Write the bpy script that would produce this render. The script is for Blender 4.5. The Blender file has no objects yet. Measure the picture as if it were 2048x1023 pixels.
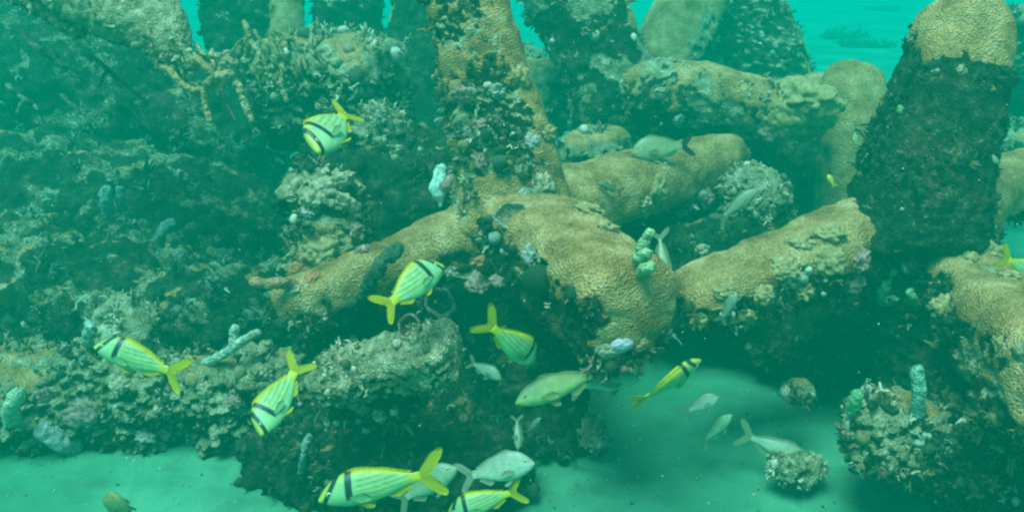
import bpy, math, random
import numpy as np
from mathutils import Vector

sc = bpy.context.scene
COL = sc.collection
R = math.radians
rng = np.random.default_rng(7)
random.seed(7)

# ------------------------------------------------------------------ camera
CAM_H, PITCH, HFOV = 1.7, R(22), R(65)
cam = bpy.data.cameras.new('camera')
cam_o = bpy.data.objects.new('camera', cam)
COL.objects.link(cam_o)
cam_o.location = (0, 0, CAM_H)
cam_o.rotation_euler = (R(90) - PITCH, 0, 0)
cam.sensor_fit = 'HORIZONTAL'
cam.angle = HFOV
cam.clip_start = 0.02
cam.clip_end = 400
sc.camera = cam_o

# ------------------------------------------------------------------ world, sun, exposure
SUN_EL, SUN_AZ = R(73), R(-135)          # azimuth from +Y, clockwise seen from above
w = bpy.data.worlds.new('World')
sc.world = w
w.use_nodes = True
nt = w.node_tree
nt.nodes.clear()
sky = nt.nodes.new('ShaderNodeTexSky')
sky.sky_type = 'NISHITA'
sky.sun_disc = False
sky.sun_elevation = SUN_EL
sky.sun_rotation = SUN_AZ
bg = nt.nodes.new('ShaderNodeBackground')
bg.inputs['Strength'].default_value = 0.05
wo = nt.nodes.new('ShaderNodeOutputWorld')
nt.links.new(sky.outputs[0], bg.inputs[0])
nt.links.new(bg.outputs[0], wo.inputs[0])

sun = bpy.data.lights.new('sun', 'SUN')
sun.energy = 1.5
sun.angle = R(30)
sun.color = (1.0, 0.94, 0.84)
sun_o = bpy.data.objects.new('sun', sun)
COL.objects.link(sun_o)
sd = Vector((math.sin(SUN_AZ) * math.cos(SUN_EL), math.cos(SUN_AZ) * math.cos(SUN_EL), math.sin(SUN_EL)))
sun_o.rotation_euler = sd.to_track_quat('Z', 'Y').to_euler()
sun_o.location = (0, 0, 30)

sc.view_settings.view_transform = 'Standard'
sc.view_settings.look = 'None'
sc.view_settings.gamma = 1
sc.view_settings.use_curve_mapping = False
sc.view_settings.exposure = 2.5
sc.cycles.use_denoising = True
sc.cycles.filter_width = 2.3
sc.cycles.volume_bounces = 2
sc.cycles.max_bounces = 6
sc.cycles.diffuse_bounces = 3

# ------------------------------------------------------------------ helpers: places and noise
FPX = 1024 / math.tan(HFOV / 2)
SP, CP = math.sin(PITCH), math.cos(PITCH)


def P(u, v, d):
    """where a spot seen at (u, v) of the 2048 px photograph stands, d metres in front of the camera"""
    x = (u - 1024) / FPX * d
    y = -(v - 511.5) / FPX * d
    return np.array((x, d * CP + y * SP, CAM_H - d * SP + y * CP))


def ground_d(v):
    return CAM_H / (SP + (v - 511.5) / FPX * CP)


def _h(ix, iy, iz, seed):
    h = (ix.astype(np.uint32) * np.uint32(374761393) + iy.astype(np.uint32) * np.uint32(668265263)
         + iz.astype(np.uint32) * np.uint32(2147483647) + np.uint32((seed * 144665 + 17) & 0xffffffff))
    h = (h ^ (h >> np.uint32(13))) * np.uint32(1274126177)
    h = (h ^ (h >> np.uint32(15))) * np.uint32(2246822519)
    return h ^ (h >> np.uint32(16))


def gnoise(p, seed=0):
    i = np.floor(p).astype(np.int64)
    f = p - i
    u = f * f * f * (f * (f * 6 - 15) + 10)
    out = 0
    for dx in (0, 1):
        wx = u[:, 0] if dx else 1 - u[:, 0]
        for dy in (0, 1):
            wy = u[:, 1] if dy else 1 - u[:, 1]
            for dz in (0, 1):
                wz = u[:, 2] if dz else 1 - u[:, 2]
                h = _h(i[:, 0] + dx, i[:, 1] + dy, i[:, 2] + dz, seed)
                g = (((h & 255) / 127.5 - 1) * (f[:, 0] - dx) + (((h >> 8) & 255) / 127.5 - 1) * (f[:, 1] - dy)
                     + (((h >> 16) & 255) / 127.5 - 1) * (f[:, 2] - dz))
                out = out + wx * wy * wz * g
    return out * 1.4


def fbm(p, oct=3, seed=0, gain=.5):
    a, s, o = 1, 1, 0
    for k in range(oct):
        o = o + a * gnoise(p * s + k * 7.31, seed + k)
        a *= gain
        s *= 2.03
    return o


def worley(p, seed=0):
    """distance to the nearest jittered cell point and that cell's own number"""
    i = np.floor(p).astype(np.int64)
    best = np.full(len(p), 9.0)
    cid = np.zeros(len(p))
    for dx in (-1, 0, 1):
        for dy in (-1, 0, 1):
            for dz in (-1, 0, 1):
                c = i + (dx, dy, dz)
                h = _h(c[:, 0], c[:, 1], c[:, 2], seed)
                q = c + np.stack(((h & 1023) / 1023., ((h >> 10) & 1023) / 1023., ((h >> 20) & 1023) / 1023.), 1)
                d = np.sqrt(((p - q) ** 2).sum(1))
                m = d < best
                best = np.where(m, d, best)
                cid = np.where(m, (h & 4095) / 4095., cid)
    return best, cid


def hemi(d, r=.6):
    return np.sqrt(np.clip(1 - (d / r) ** 2, 0, 1))


def sstep(a, b, x):
    t = np.clip((x - a) / (b - a), 0, 1)
    return t * t * (3 - 2 * t)


# ------------------------------------------------------------------ helpers: objects
def tag(o, label, cat, group=None, kind=None):
    if label: o['label'] = label
    if cat: o['category'] = cat
    if group: o['group'] = group
    if kind: o['kind'] = kind
    return o


def thing(name, loc, label, cat, group=None):
    o = bpy.data.objects.new(name, None)
    o.empty_display_size = .05
    COL.objects.link(o)
    o.location = tuple(loc)
    return tag(o, label, cat, group)


def mesh_obj(name, V, F, mat, parent=None, attrs=None, origin=None, smooth=True, tris=None):
    """V world points (n,3); F quads (m,4) or list of arrays; origin is taken from the parent when there is one"""
    V = np.asarray(V, dtype=np.float64)
    if parent is not None:
        org = np.array(parent.location) if parent.parent is None else np.array(parent.parent.location)
        if parent.parent is not None:
            org = org + np.array(parent.location)
    else:
        org = np.zeros(3) if origin is None else np.asarray(origin)
    me = bpy.data.meshes.new(name)
    me.vertices.add(len(V))
    me.vertices.foreach_set('co', (V - org).astype(np.float32).ravel())
    loops = [np.asarray(F, dtype=np.int32).ravel()] if F is not None and len(F) else []
    tot = [np.full(len(F), 4, dtype=np.int32)] if loops else []
    if tris is not None and len(tris):
        loops.append(np.asarray(tris, dtype=np.int32).ravel())
        tot.append(np.full(len(tris), 3, dtype=np.int32))
    loops = np.concatenate(loops)
    tot = np.concatenate(tot)
    start = np.concatenate(([0], np.cumsum(tot)[:-1])).astype(np.int32)
    me.loops.add(len(loops))
    me.loops.foreach_set('vertex_index', loops)
    me.polygons.add(len(tot))
    me.polygons.foreach_set('loop_start', start)
    if smooth:
        me.polygons.foreach_set('use_smooth', np.ones(len(tot), dtype=bool))
    for k, a in (attrs or {}).items():
        a = np.asarray(a, dtype=np.float32)
        if a.ndim == 1:
            me.attributes.new(k, 'FLOAT', 'POINT').data.foreach_set('value', a)
        else:
            if a.shape[1] == 3:
                a = np.concatenate((a, np.ones((len(a), 1), np.float32)), 1)
            me.attributes.new(k, 'FLOAT_COLOR', 'POINT').data.foreach_set('color', a.ravel())
    me.update(calc_edges=True)
    me.validate()
    me.materials.append(mat)
    o = bpy.data.objects.new(name, me)
    COL.objects.link(o)
    if parent is not None:
        o.parent = parent
    else:
        o.location = tuple(org)
    return o


# ------------------------------------------------------------------ materials
def new_mat(name, rough=.9, spec=.15):
    m = bpy.data.materials.new(name)
    m.use_nodes = True
    b = m.node_tree.nodes['Principled BSDF']
    b.inputs['Roughness'].default_value = rough
    b.inputs['Specular IOR Level'].default_value = spec
    return m, m.node_tree, b


class NB:
    def __init__(s, nt): s.nt = nt
    def n(s, t, **kw):
        x = s.nt.nodes.new(t)
        for k, v in kw.items():
            if k.startswith('_'): setattr(x, k[1:], v)
            else: x.inputs[k].default_value = v
        return x
    def l(s, a, b): s.nt.links.new(a, b)
    def noise(s, co, scale, detail=4, rough=.6):
        x = s.n('ShaderNodeTexNoise', Scale=scale, Detail=detail, Roughness=rough)
        s.l(co, x.inputs['Vector'])
        return x.outputs['Fac']
    def voro(s, co, scale, feature='F1'):
        x = s.n('ShaderNodeTexVoronoi', Scale=scale, _feature=feature)
        s.l(co, x.inputs['Vector'])
        return x
    def ramp(s, fac, stops, interp='LINEAR'):
        x = s.n('ShaderNodeValToRGB')
        x.color_ramp.interpolation = interp
        e = x.color_ramp.elements
        while len(e) > 1: e.remove(e[-1])
        for i, (p, c) in enumerate(stops):
            if isinstance(c, (int, float)): c = (c, c, c)
            el = e[0] if i == 0 else e.new(p)
            el.position = p
            el.color = (*c, 1)
        s.l(fac, x.inputs[0])
        return x.outputs[0]
    def mix(s, fac, a, b, mode='MIX'):
        x = s.n('ShaderNodeMix', _data_type='RGBA', _blend_type=mode)
        if isinstance(fac, (int, float)): x.inputs[0].default_value = fac
        else: s.l(fac, x.inputs[0])
        for i, c in ((6, a), (7, b)):
            if isinstance(c, tuple): x.inputs[i].default_value = (*c, 1)
            else: s.l(c, x.inputs[i])
        return x.outputs[2]
    def math(s, op, a, b=0., clamp=False):
        x = s.n('ShaderNodeMath', _operation=op, _use_clamp=clamp)
        for i, c in ((0, a), (1, b)):
            if isinstance(c, (int, float)): x.inputs[i].default_value = c
            else: s.l(c, x.inputs[i])
        return x.outputs[0]
    def attr(s, name):
        return s.n('ShaderNodeAttribute', _attribute_name=name)
    def bump(s, h, strength, dist, prev=None):
        x = s.n('ShaderNodeBump', Strength=strength, Distance=dist)
        s.l(h, x.inputs['Height'])
        if prev is not None: s.l(prev, x.inputs['Normal'])
        return x.outputs[0]


def make_reef_mat():
    m, nt, b = new_mat('reef_crust', .92, .1)
    k = NB(nt)
    co = k.n('ShaderNodeTexCoord').outputs['Object']
    n_patch = k.noise(co, 5.5, 3)
    n_mid = k.noise(co, 17, 6, .68)
    n_fine = k.noise(co, 75, 5, .7)
    s = k.math('ADD', k.math('MULTIPLY', n_mid, .6), k.math('MULTIPLY', n_fine, .4))
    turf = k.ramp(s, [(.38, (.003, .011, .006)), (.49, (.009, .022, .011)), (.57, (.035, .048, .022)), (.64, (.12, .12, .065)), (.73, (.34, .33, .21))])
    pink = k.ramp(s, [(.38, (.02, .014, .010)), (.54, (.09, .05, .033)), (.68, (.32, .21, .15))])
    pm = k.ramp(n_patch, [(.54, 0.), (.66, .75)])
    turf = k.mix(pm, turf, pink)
    # tan coral colony: polyps a few mm apart
    vor = k.voro(co, 150)
    pol = k.ramp(vor.outputs['Distance'], [(.08, .12), (.45, 1.05)])
    n_c = k.noise(co, 8, 5, .6)
    tan = k.ramp(n_c, [(.3, (.13, .066, .017)), (.43, (.26, .142, .040)), (.57, (.41, .238, .080)), (.74, (.60, .40, .18))])
    tan = k.mix(.85, tan, pol, 'MULTIPLY')
    tan = k.mix(k.ramp(n_fine, [(.56, 0.), (.72, .5)]), tan, (.55, .47, .31))
    a = k.attr('coral').outputs['Fac']
    e = k.math('ADD', a, k.math('MULTIPLY', k.math('SUBTRACT', n_fine, .5), .9))
    msk = k.ramp(e, [(.40, 0.), (.58, 1.)])
    # dusty grey silt and bare concrete
    dust = k.attr('dust').outputs['Fac']
    silt = k.ramp(s, [(.36, (.05, .055, .026)), (.5, (.23, .21, .10)), (.64, (.48, .44, .25))])
    dm = k.ramp(k.math('ADD', dust, k.math('MULTIPLY', k.math('SUBTRACT', n_fine, .5), 1.1)), [(.4, 0.), (.65, 1.)])
    c = k.mix(dm, turf, silt)
    c = k.mix(msk, c, tan)
    k.l(c, b.inputs['Base Color'])
    h = k.bump(n_fine, .6, .005)
    h = k.bump(n_mid, .2, .007, h)
    h = k.bump(vor.outputs['Distance'], 1., .008, h)
    k.l(h, b.inputs['Normal'])
    return m


def make_growth_mat():
    m, nt, b = new_mat('reef_growth', .85, .2)
    k = NB(nt)
    co = k.n('ShaderNodeTexCoord').outputs['Object']
    n = k.noise(co, 90, 4, .7)
    c = k.mix(1., k.attr('Col').outputs['Color'], k.ramp(n, [(.3, .5), (.5, .95), (.7, 1.35)]), 'MULTIPLY')
    k.l(c, b.inputs['Base Color'])
    k.l(k.bump(n, .8, .006), b.inputs['Normal'])
    return m


def make_sponge_mat():
    m, nt, b = new_mat('sponge', .9, .15)
    k = NB(nt)
    co = k.n('ShaderNodeTexCoord').outputs['Object']
    n = k.noise(co, 60, 5, .7)
    v = k.voro(co, 125)
    c = k.mix(1., k.attr('Col').outputs['Color'], k.ramp(n, [(.3, .45), (.5, .9), (.7, 1.4)]), 'MULTIPLY')
    c = k.mix(1., c, k.ramp(v.outputs['Distance'], [(.08, .25), (.32, 1.)]), 'MULTIPLY')
    k.l(c, b.inputs['Base Color'])
    k.l(k.bump(v.outputs['Distance'], .9, .006, k.bump(n, .8, .008)), b.inputs['Normal'])
    return m


def make_sand_mat():
    m, nt, b = new_mat('sand', .95, .1)
    k = NB(nt)
    co = k.n('ShaderNodeTexCoord').outputs['Object']
    n1 = k.noise(co, 1.3, 5, .6)
    n2 = k.noise(co, 9, 6, .65)
    n3 = k.noise(co, 160, 3, .7)
    c = k.ramp(n1, [(.32, (.028, .13, .062)), (.5, (.06, .20, .10)), (.68, (.11, .29, .15))])
    c = k.mix(k.ramp(n2, [(.5, 0.), (.72, .55)]), c, (.05, .11, .055))
    c = k.mix(k.ramp(n3, [(.62, 0.), (.75, .6)]), c, (.03, .05, .03))
    c = k.mix(k.ramp(n3, [(.28, .6), (.36, 0.)]), c, (.36, .44, .30))
    k.l(c, b.inputs['Base Color'])
    k.l(k.bump(n3, .5, .006, k.bump(n2, .4, .03)), b.inputs['Normal'])
    return m


def make_fish_mat():
    m, nt, b = new_mat('fish_skin', .42, .4)
    k = NB(nt)
    co = k.n('ShaderNodeTexCoord').outputs['Object']
    v = k.voro(co, 260)
    n = k.noise(co, 60, 3)
    c = k.mix(1., k.attr('Col').outputs['Color'], k.ramp(v.outputs['Distance'], [(0., 1.05), (.6, .92)]), 'MULTIPLY')
    c = k.mix(1., c, k.ramp(n, [(.3, .85), (.7, 1.1)]), 'MULTIPLY')
    k.l(c, b.inputs['Base Color'])
    k.l(k.bump(v.outputs['Distance'], .3, .002), b.inputs['Normal'])
    return m


def make_fin_mat():
    m, nt, b = new_mat('fish_fin', .5, .3)
    k = NB(nt)
    c = k.attr('Col').outputs['Color']
    k.l(c, b.inputs['Base Color'])
    tr = k.n('ShaderNodeBsdfTranslucent')
    k.l(c, tr.inputs['Color'])
    mx = k.n('ShaderNodeMixShader', Fac=.45)
    k.l(b.outputs[0], mx.inputs[1]); k.l(tr.outputs[0], mx.inputs[2])
    k.l(mx.outputs[0], nt.nodes['Material Output'].inputs['Surface'])
    return m


def make_eye_mat():
    m, nt, b = new_mat('fish_eye', .15, .6)
    k = NB(nt)
    k.l(k.attr('Col').outputs['Color'], b.inputs['Base Color'])
    return m


M_REEF, M_GROW, M_SAND = make_reef_mat(), make_growth_mat(), make_sand_mat()
M_SPNG = make_sponge_mat()
M_FISH, M_FIN, M_EYE = make_fish_mat(), make_fin_mat(), make_eye_mat()


# ------------------------------------------------------------------ sweeps: every leg, rock, tube and branch
def catmull(C, per=24):
    C = np.asarray(C, float)
    if len(C) == 2:
        t = np.linspace(0, 1, per)[:, None]
        return C[0] * (1 - t) + C[1] * t
    A = np.vstack((2 * C[0] - C[1], C, 2 * C[-1] - C[-2]))
    out = []
    for i in range(1, len(A) - 2):
        p0, p1, p2, p3 = A[i - 1:i + 3]
        t = np.linspace(0, 1, per, endpoint=(i == len(A) - 3))[:, None]
        out.append(.5 * (2 * p1 + (p2 - p0) * t + (2 * p0 - 5 * p1 + 4 * p2 - p3) * t ** 2 + (3 * p1 - p0 - 3 * p2 + p3) * t ** 3))
    return np.vstack(out)


def sweep(ctrl, ds, e=2.6, up=(0, 0, 1), cap=(.9, .9), nj=None, capexp=2.4):
    """ctrl rows: x y z halfwidth halfheight. Gives the grid of points (ni,nj,3) and outward normals."""
    C = catmull(ctrl)
    seg = np.sqrt((np.diff(C[:, :3], axis=0) ** 2).sum(1))
    s = np.concatenate(([0], np.cumsum(seg)))
    L = s[-1]
    c0 = cap[0] * (C[0, 3] + C[0, 4]) / 2
    c1 = cap[1] * (C[-1, 3] + C[-1, 4]) / 2
    c0, c1 = min(c0, L * .49), min(c1, L * .49)
    k0, k1 = max(4, int(c0 * 1.5 / ds)), max(4, int(c1 * 1.5 / ds))
    km = max(2, int((L - c0 - c1) / ds))
    a0 = c0 * (1 - np.cos(np.linspace(.05, np.pi / 2, k0)))
    a1 = L - c1 * (1 - np.cos(np.linspace(.05, np.pi / 2, k1)))[::-1]
    ss = np.concatenate((a0, np.linspace(c0, L - c1, km + 2)[1:-1], a1))
    D = np.stack([np.interp(ss, s, C[:, j]) for j in range(5)], 1)
    f = np.ones(len(ss))
    m = ss < c0
    f[m] = (1 - np.clip((c0 - ss[m]) / c0, 0, 1) ** capexp) ** (1 / capexp)
    m = ss > L - c1
    f[m] = (1 - np.clip((ss[m] - L + c1) / c1, 0, 1) ** capexp) ** (1 / capexp)
    f = np.maximum(f, .04)
    X = D[:, :3]
    T = np.gradient(X, ss, axis=0)
    T /= np.linalg.norm(T, axis=1)[:, None]
    U = np.asarray(up, float)[None] - (T @ np.asarray(up, float))[:, None] * T
    U /= np.linalg.norm(U, axis=1)[:, None]
    S = np.cross(T, U)
    wm, hm = D[:, 3].mean(), D[:, 4].mean()
    th = np.linspace(0, 2 * np.pi, 721)
    x = np.sign(np.cos(th)) * np.abs(np.cos(th)) ** (2 / e)
    z = np.sign(np.sin(th)) * np.abs(np.sin(th)) ** (2 / e)
    al = np.concatenate(([0], np.cumsum(np.hypot(np.diff(x) * wm, np.diff(z) * hm))))
    if nj is None:
        nj = max(8, int(al[-1] / ds))
    q = np.linspace(0, al[-1], nj, endpoint=False)
    x, z = np.interp(q, al, x), np.interp(q, al, z)
    G = (X[:, None] + S[:, None] * (D[:, 3] * f)[:, None, None] * x[None, :, None]
         + U[:, None] * (D[:, 4] * f)[:, None, None] * z[None, :, None])
    return G, X


def grid_normals(G, X):
    dv = np.gradient(G, axis=0)
    du = np.roll(G, -1, 1) - np.roll(G, 1, 1)
    N = np.cross(du, dv)
    N /= np.linalg.norm(N, axis=2)[..., None] + 1e-12
    out = G - X[:, None]
    if (N * out).sum() < 0: N = -N
    return N


def grid_faces(ni, nj, off=0):
    i = np.arange(ni - 1)[:, None]
    j = np.arange(nj)[None]
    a = i * nj + j
    b = i * nj + (j + 1) % nj
    Q = np.stack((a, b, b + nj, a + nj), -1).reshape(-1, 4)
    j = np.arange(nj)
    t0 = np.stack((np.full(nj, ni * nj), (j + 1) % nj, j), 1)
    t1 = np.stack((np.full(nj, ni * nj + 1), (ni - 1) * nj + j, (ni - 1) * nj + (j + 1) % nj), 1)
    return Q + off, np.vstack((t0, t1)) + off


def close_grid(G):
    ni, nj = G.shape[:2]
    return np.vstack((G.reshape(-1, 3), G[0].mean(0), G[-1].mean(0)))


SURF = []      # (points, normals, coral) of every reef body, for seating the growth


def reef_body(name, ctrl, parent, d=3., e=2.6, up=(0, 0, 1), cap=(.9, .9), coral=((0, 0, 1), .0), dust=(.0),
              rough=1., seed=1, knob=1., grow=.5, lump=0., res=.0028, capexp=2.4, palette=None, growsize=1., patch=0., fuzz=False):
    """an encrusted concrete leg, block or rock. coral = (direction it grows on, bias, noise): >0 covers more"""
    G, X = sweep(ctrl, max(.004, res * d), e, up, cap, capexp=capexp)
    ni, nj = G.shape[:2]
    N = grid_normals(G, X)
    p = G.reshape(-1, 3)
    n = N.reshape(-1, 3)
    D = rough * (.034 * fbm(p * 3.2, 2, seed) + .018 * fbm(p * 9, 2, seed + 5))
    p = p + n * D[:, None]
    G = p.reshape(ni, nj, 3)
    n = grid_normals(G, X).reshape(-1, 3)
    amp = coral[2] if len(coral) > 2 else .55
    lean_ = coral[0](p, n) if callable(coral[0]) else n @ np.asarray(coral[0], float)
    field = lean_ + coral[1] + amp * (fbm(p * 5, 3, seed + 11) + .45 * fbm(p * 24, 2, seed + 12))
    mk = sstep(-.16, .22, field)
    w1, c1 = worley(p * 15, seed + 3)
    w2, c2 = worley(p * 36, seed + 4)
    pres = sstep(-.05, .25, gnoise(p * 6, seed + 8))
    tur = 1 - mk
    D = tur * (knob * .024 * hemi(w1, .55) * (c1 > .45) * pres + knob * .011 * hemi(w2, .6) * (c2 > .3)
               + .010 * fbm(p * 26, 3, seed + 20, .65))
    w3, c3 = worley(p * 8.5, seed + 6)
    D = D + mk * (.009 + lump * .03 * hemi(w3, .75) + .006 * fbm(p * 18, 2, seed + 30) + .002 * fbm(p * 70, 2, seed + 31))
    p = p + n * D[:, None]
    G = p.reshape(ni, nj, 3)
    n = grid_normals(G, X).reshape(-1, 3)
    du = sstep(.1, .7, n[:, 2] + dust - .5 + .35 * fbm(p * 7, 2, seed + 40)) if dust > 0 else np.zeros(len(p))
    if patch > 0: du = np.maximum(du, patch * sstep(-.08, .25, fbm(p * 6, 3, seed + 44)))
    V = close_grid(G)
    Q, T = grid_faces(ni, nj)
    ext = lambda a: np.concatenate((a, a[[0, -1]]))
    o = mesh_obj(name, V, Q, M_REEF, parent, {'coral': ext(mk), 'dust': ext(du)}, tris=T)
    if grow > 0:
        growth(parent, p, n, (np.ones(len(p)) if fuzz else tur) * sstep(-.35, .1, gnoise(p * 4.5, seed + 50)), ni * nj, grow, d, palette, growsize, seed)
    return o


# ------------------------------------------------------------------ small growth scattered over the reef bodies
def ico():
    t = (1 + 5 ** .5) / 2
    v = [(-1, t, 0), (1, t, 0), (-1, -t, 0), (1, -t, 0), (0, -1, t), (0, 1, t), (0, -1, -t), (0, 1, -t), (t, 0, -1), (t, 0, 1), (-t, 0, -1), (-t, 0, 1)]
    f = [(0, 11, 5), (0, 5, 1), (0, 1, 7), (0, 7, 10), (0, 10, 11), (1, 5, 9), (5, 11, 4), (11, 10, 2), (10, 7, 6), (7, 1, 8), (3, 9, 4), (3, 4, 2), (3, 2, 6), (3, 6, 8), (3, 8, 9), (4, 9, 5), (2, 4, 11), (6, 2, 10), (8, 6, 7), (9, 8, 1)]
    v = [np.array(a, float) / np.linalg.norm(a) for a in v]
    nf, cache = [], {}
    def mid(a, b):
        k = (min(a, b), max(a, b))
        if k not in cache:
            m = v[a] + v[b]
            v.append(m / np.linalg.norm(m))
            cache[k] = len(v) - 1
        return cache[k]
    for a, b, c in f:
        x, y, z = mid(a, b), mid(b, c), mid(c, a)
        nf += [(a, x, z), (b, y, x), (c, z, y), (x, y, z)]
    return np.array(v), np.array(nf)


ICO_V, ICO_F = ico()


def tri_tube(pts, rad, n=4):
    """cheap round strand as triangles"""
    pts = np.asarray(pts, float)
    T = np.gradient(pts, axis=0)
    T /= np.linalg.norm(T, axis=1)[:, None] + 1e-9
    ref = np.array((.31, .87, .38))
    A = np.cross(T, ref)
    A /= np.linalg.norm(A, axis=1)[:, None] + 1e-9
    B = np.cross(T, A)
    th = np.linspace(0, 2 * np.pi, n, endpoint=False)
    G = pts[:, None] + np.asarray(rad)[:, None, None] * (A[:, None] * np.cos(th)[None, :, None] + B[:, None] * np.sin(th)[None, :, None])
    V = np.vstack((G.reshape(-1, 3), pts[-1] + T[-1] * rad[-1] * .5))
    F = []
    m = len(pts)
    for i in range(m - 1):
        for j in range(n):
            a, b = i * n + j, i * n + (j + 1) % n
            F += [(a, b, b + n), (a, b + n, a + n)]
    for j in range(n):
        F.append(((m - 1) * n + j, (m - 1) * n + (j + 1) % n, m * n))
    return V, np.array(F)


def join(parts):
    V, F, o = [], [], 0
    for v, f in parts:
        V.append(v); F.append(f + o); o += len(v)
    return np.vstack(V), np.vstack(F)


def make_templates():
    r = np.random.default_rng(3)
    T = {'knob': [], 'blade': [], 'twig': []}
    for k in range(5):
        v = ICO_V * (1 + .35 * gnoise(ICO_V * 1.7 + k * 9, k)[:, None]) * (1, 1, .8) + (0, 0, .35)
        T['knob'].append((v, ICO_F))
    for k in range(5):
        parts = []
        for b in range(6):
            a = r.uniform(0, 6.28)
            L = r.uniform(.6, 1.3)
            lean = r.uniform(.3, 1.1)
            wd = r.uniform(.10, .22)
            d = np.array((math.cos(a), math.sin(a), 0))
            sd_ = np.array((-d[1], d[0], 0))
            vs = []
            base = d * r.uniform(0, .35)
            for q in range(4):
                t = q / 3
                c = base + d * L * lean * t * t * .8 + np.array((0, 0, L * (t - .35 * lean * t * t)))
                ww = wd * (1 - .75 * abs(t - .45) - .25 * t)
                tw = sd_ * ww + np.array((0, 0, ww * .3 * math.sin(5 * t + b)))
                vs += [c - tw, c + tw + d * .06]
            f = []
            for q in range(3):
                f += [(2 * q, 2 * q + 1, 2 * q + 3), (2 * q, 2 * q + 3, 2 * q + 2)]
            parts.append((np.array(vs), np.array(f)))
        T['blade'].append(join(parts))
    for k in range(5):
        parts = []
        main = np.array([(0, 0, -.1)] + [(0.28 * math.sin(1.3 * q + k) * q / 3, .28 * math.cos(1.7 * q + 2 * k) * q / 3 - .1, .28 * q) for q in range(1, 5)])
        parts.append(tri_tube(main, [.13, .12, .115, .10, .085], 5))
        for b in range(3):
            st = main[1 + b]
            a = r.uniform(0, 6.28)
            dr = np.array((math.cos(a), math.sin(a), .6))
            parts.append(tri_tube([st, st + dr * .25, st + dr * .42 + (0, 0, .15)], [.10, .09, .07], 5))
        T['twig'].append(join(parts))
    return T


TPL = make_templates()
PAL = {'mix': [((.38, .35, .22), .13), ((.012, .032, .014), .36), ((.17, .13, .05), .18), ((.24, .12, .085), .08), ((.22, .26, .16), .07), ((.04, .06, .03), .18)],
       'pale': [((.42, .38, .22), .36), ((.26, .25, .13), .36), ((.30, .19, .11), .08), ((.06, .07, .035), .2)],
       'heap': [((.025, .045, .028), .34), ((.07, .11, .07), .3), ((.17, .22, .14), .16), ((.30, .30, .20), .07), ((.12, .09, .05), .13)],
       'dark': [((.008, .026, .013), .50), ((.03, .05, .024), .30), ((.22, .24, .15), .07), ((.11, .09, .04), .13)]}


def scatter(pos, nor, size, cols, kinds, seed):
    """returns joined triangles of many small growth pieces standing on pos along nor"""
    r = np.random.default_rng(seed)
    Vs, Fs, Cs, off = [], [], [], 0
    for kd in ('knob', 'blade', 'twig'):
        for t in range(5):
            sel = np.where((kinds == kd) & (np.arange(len(pos)) % 5 == t))[0]
            if not len(sel): continue
            tv, tf = TPL[kd][t]
            n = nor[sel] + r.normal(0, .25, (len(sel), 3)) + (0, 0, .25 if kd != 'knob' else 0)
            n /= np.linalg.norm(n, axis=1)[:, None]
            a = np.cross(n, r.normal(0, 1, (len(sel), 3)))
            a /= np.linalg.norm(a, axis=1)[:, None]
            b = np.cross(n, a)
            sc_ = size[sel][:, None] * r.uniform(.75, 1.3, (len(sel), 3))
            V = (a[:, None] * (tv[None, :, 0] * sc_[:, 0:1])[..., None] + b[:, None] * (tv[None, :, 1] * sc_[:, 1:2])[..., None]
                 + n[:, None] * (tv[None, :, 2] * sc_[:, 2:3])[..., None]) + pos[sel][:, None]
            Vs.append(V.reshape(-1, 3))
            Fs.append((tf[None] + (np.arange(len(sel)) * len(tv))[:, None, None]).reshape(-1, 3) + off)
            off += len(sel) * len(tv)
            Cs.append(np.repeat(cols[sel], len(tv), 0))
    return np.vstack(Vs), np.vstack(Fs), np.vstack(Cs)


def pick_cols(n, palette, r):
    pal = PAL[palette]
    pr = np.array([b for _, b in pal])
    c = np.array([a for a, _ in pal])[r.choice(len(pal), n, p=pr / pr.sum())]
    return np.clip(c * r.uniform(.7, 1.25, (n, 1)) * r.uniform(.92, 1.08, (n, 3)), 0, .8)


def growth(parent, p, n, wgt, npts, amount, d, palette, growsize, seed):
    r = np.random.default_rng(seed + 900)
    cnt = int(amount * 800)
    w_ = np.clip(wgt, 0, 1) + 1e-6
    w_ = w_ * (.35 + .65 * (n @ np.array((0, -.6, .6)) > 0)) * (.06 + sstep(.0, .28, fbm(p * 6.5, 2, seed + 61)))
    idx = r.choice(len(p), cnt, p=w_ / w_.sum())
    kinds = np.array(['knob', 'blade', 'twig'])[r.choice(3, cnt, p=(.05, .55, .40) if palette == 'heap' else (.24, .47, .29))]
    size = np.exp(r.normal(math.log(.0105), .45, cnt)) * growsize
    size = np.where(kinds == 'knob', size * .8, size * 1.45)
    V, F, C = scatter(p[idx], n[idx], np.clip(size, .004, .042 * max(1., growsize * .8)), pick_cols(cnt, palette or 'mix', r), kinds, seed)
    o = mesh_obj('turf_growth', V, None, M_GROW, parent, {'Col': C}, tris=F)
    o['kind'] = 'stuff'
    return o


# ------------------------------------------------------------------ the seabed
def nonuni(lo, hi, flo, fhi, step, k=1.16):
    a = list(np.arange(flo, fhi + 1e-6, step))
    x, s = a[-1], step
    while x < hi:
        s *= k; x += s; a.append(min(x, hi))
    x, s = a[0], step
    b = []
    while x > lo:
        s *= k; x -= s; b.append(max(x, lo))
    return np.array(b[::-1] + a)


def sand_height(x, y):
    p = np.stack((x, y, np.zeros_like(x)), 1)
    h = .05 * fbm(p * .8, 2, 3) + .018 * fbm(p * 3.1, 2, 9) + .011 * fbm(p * (7, 11, 1), 3, 19) + .004 * fbm(p * 30, 2, 29)
    h += .03 * np.exp(-(((x + 1.6) / .9) ** 2 + ((y - 2.3) / .5) ** 2))
    return h - .02


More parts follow.
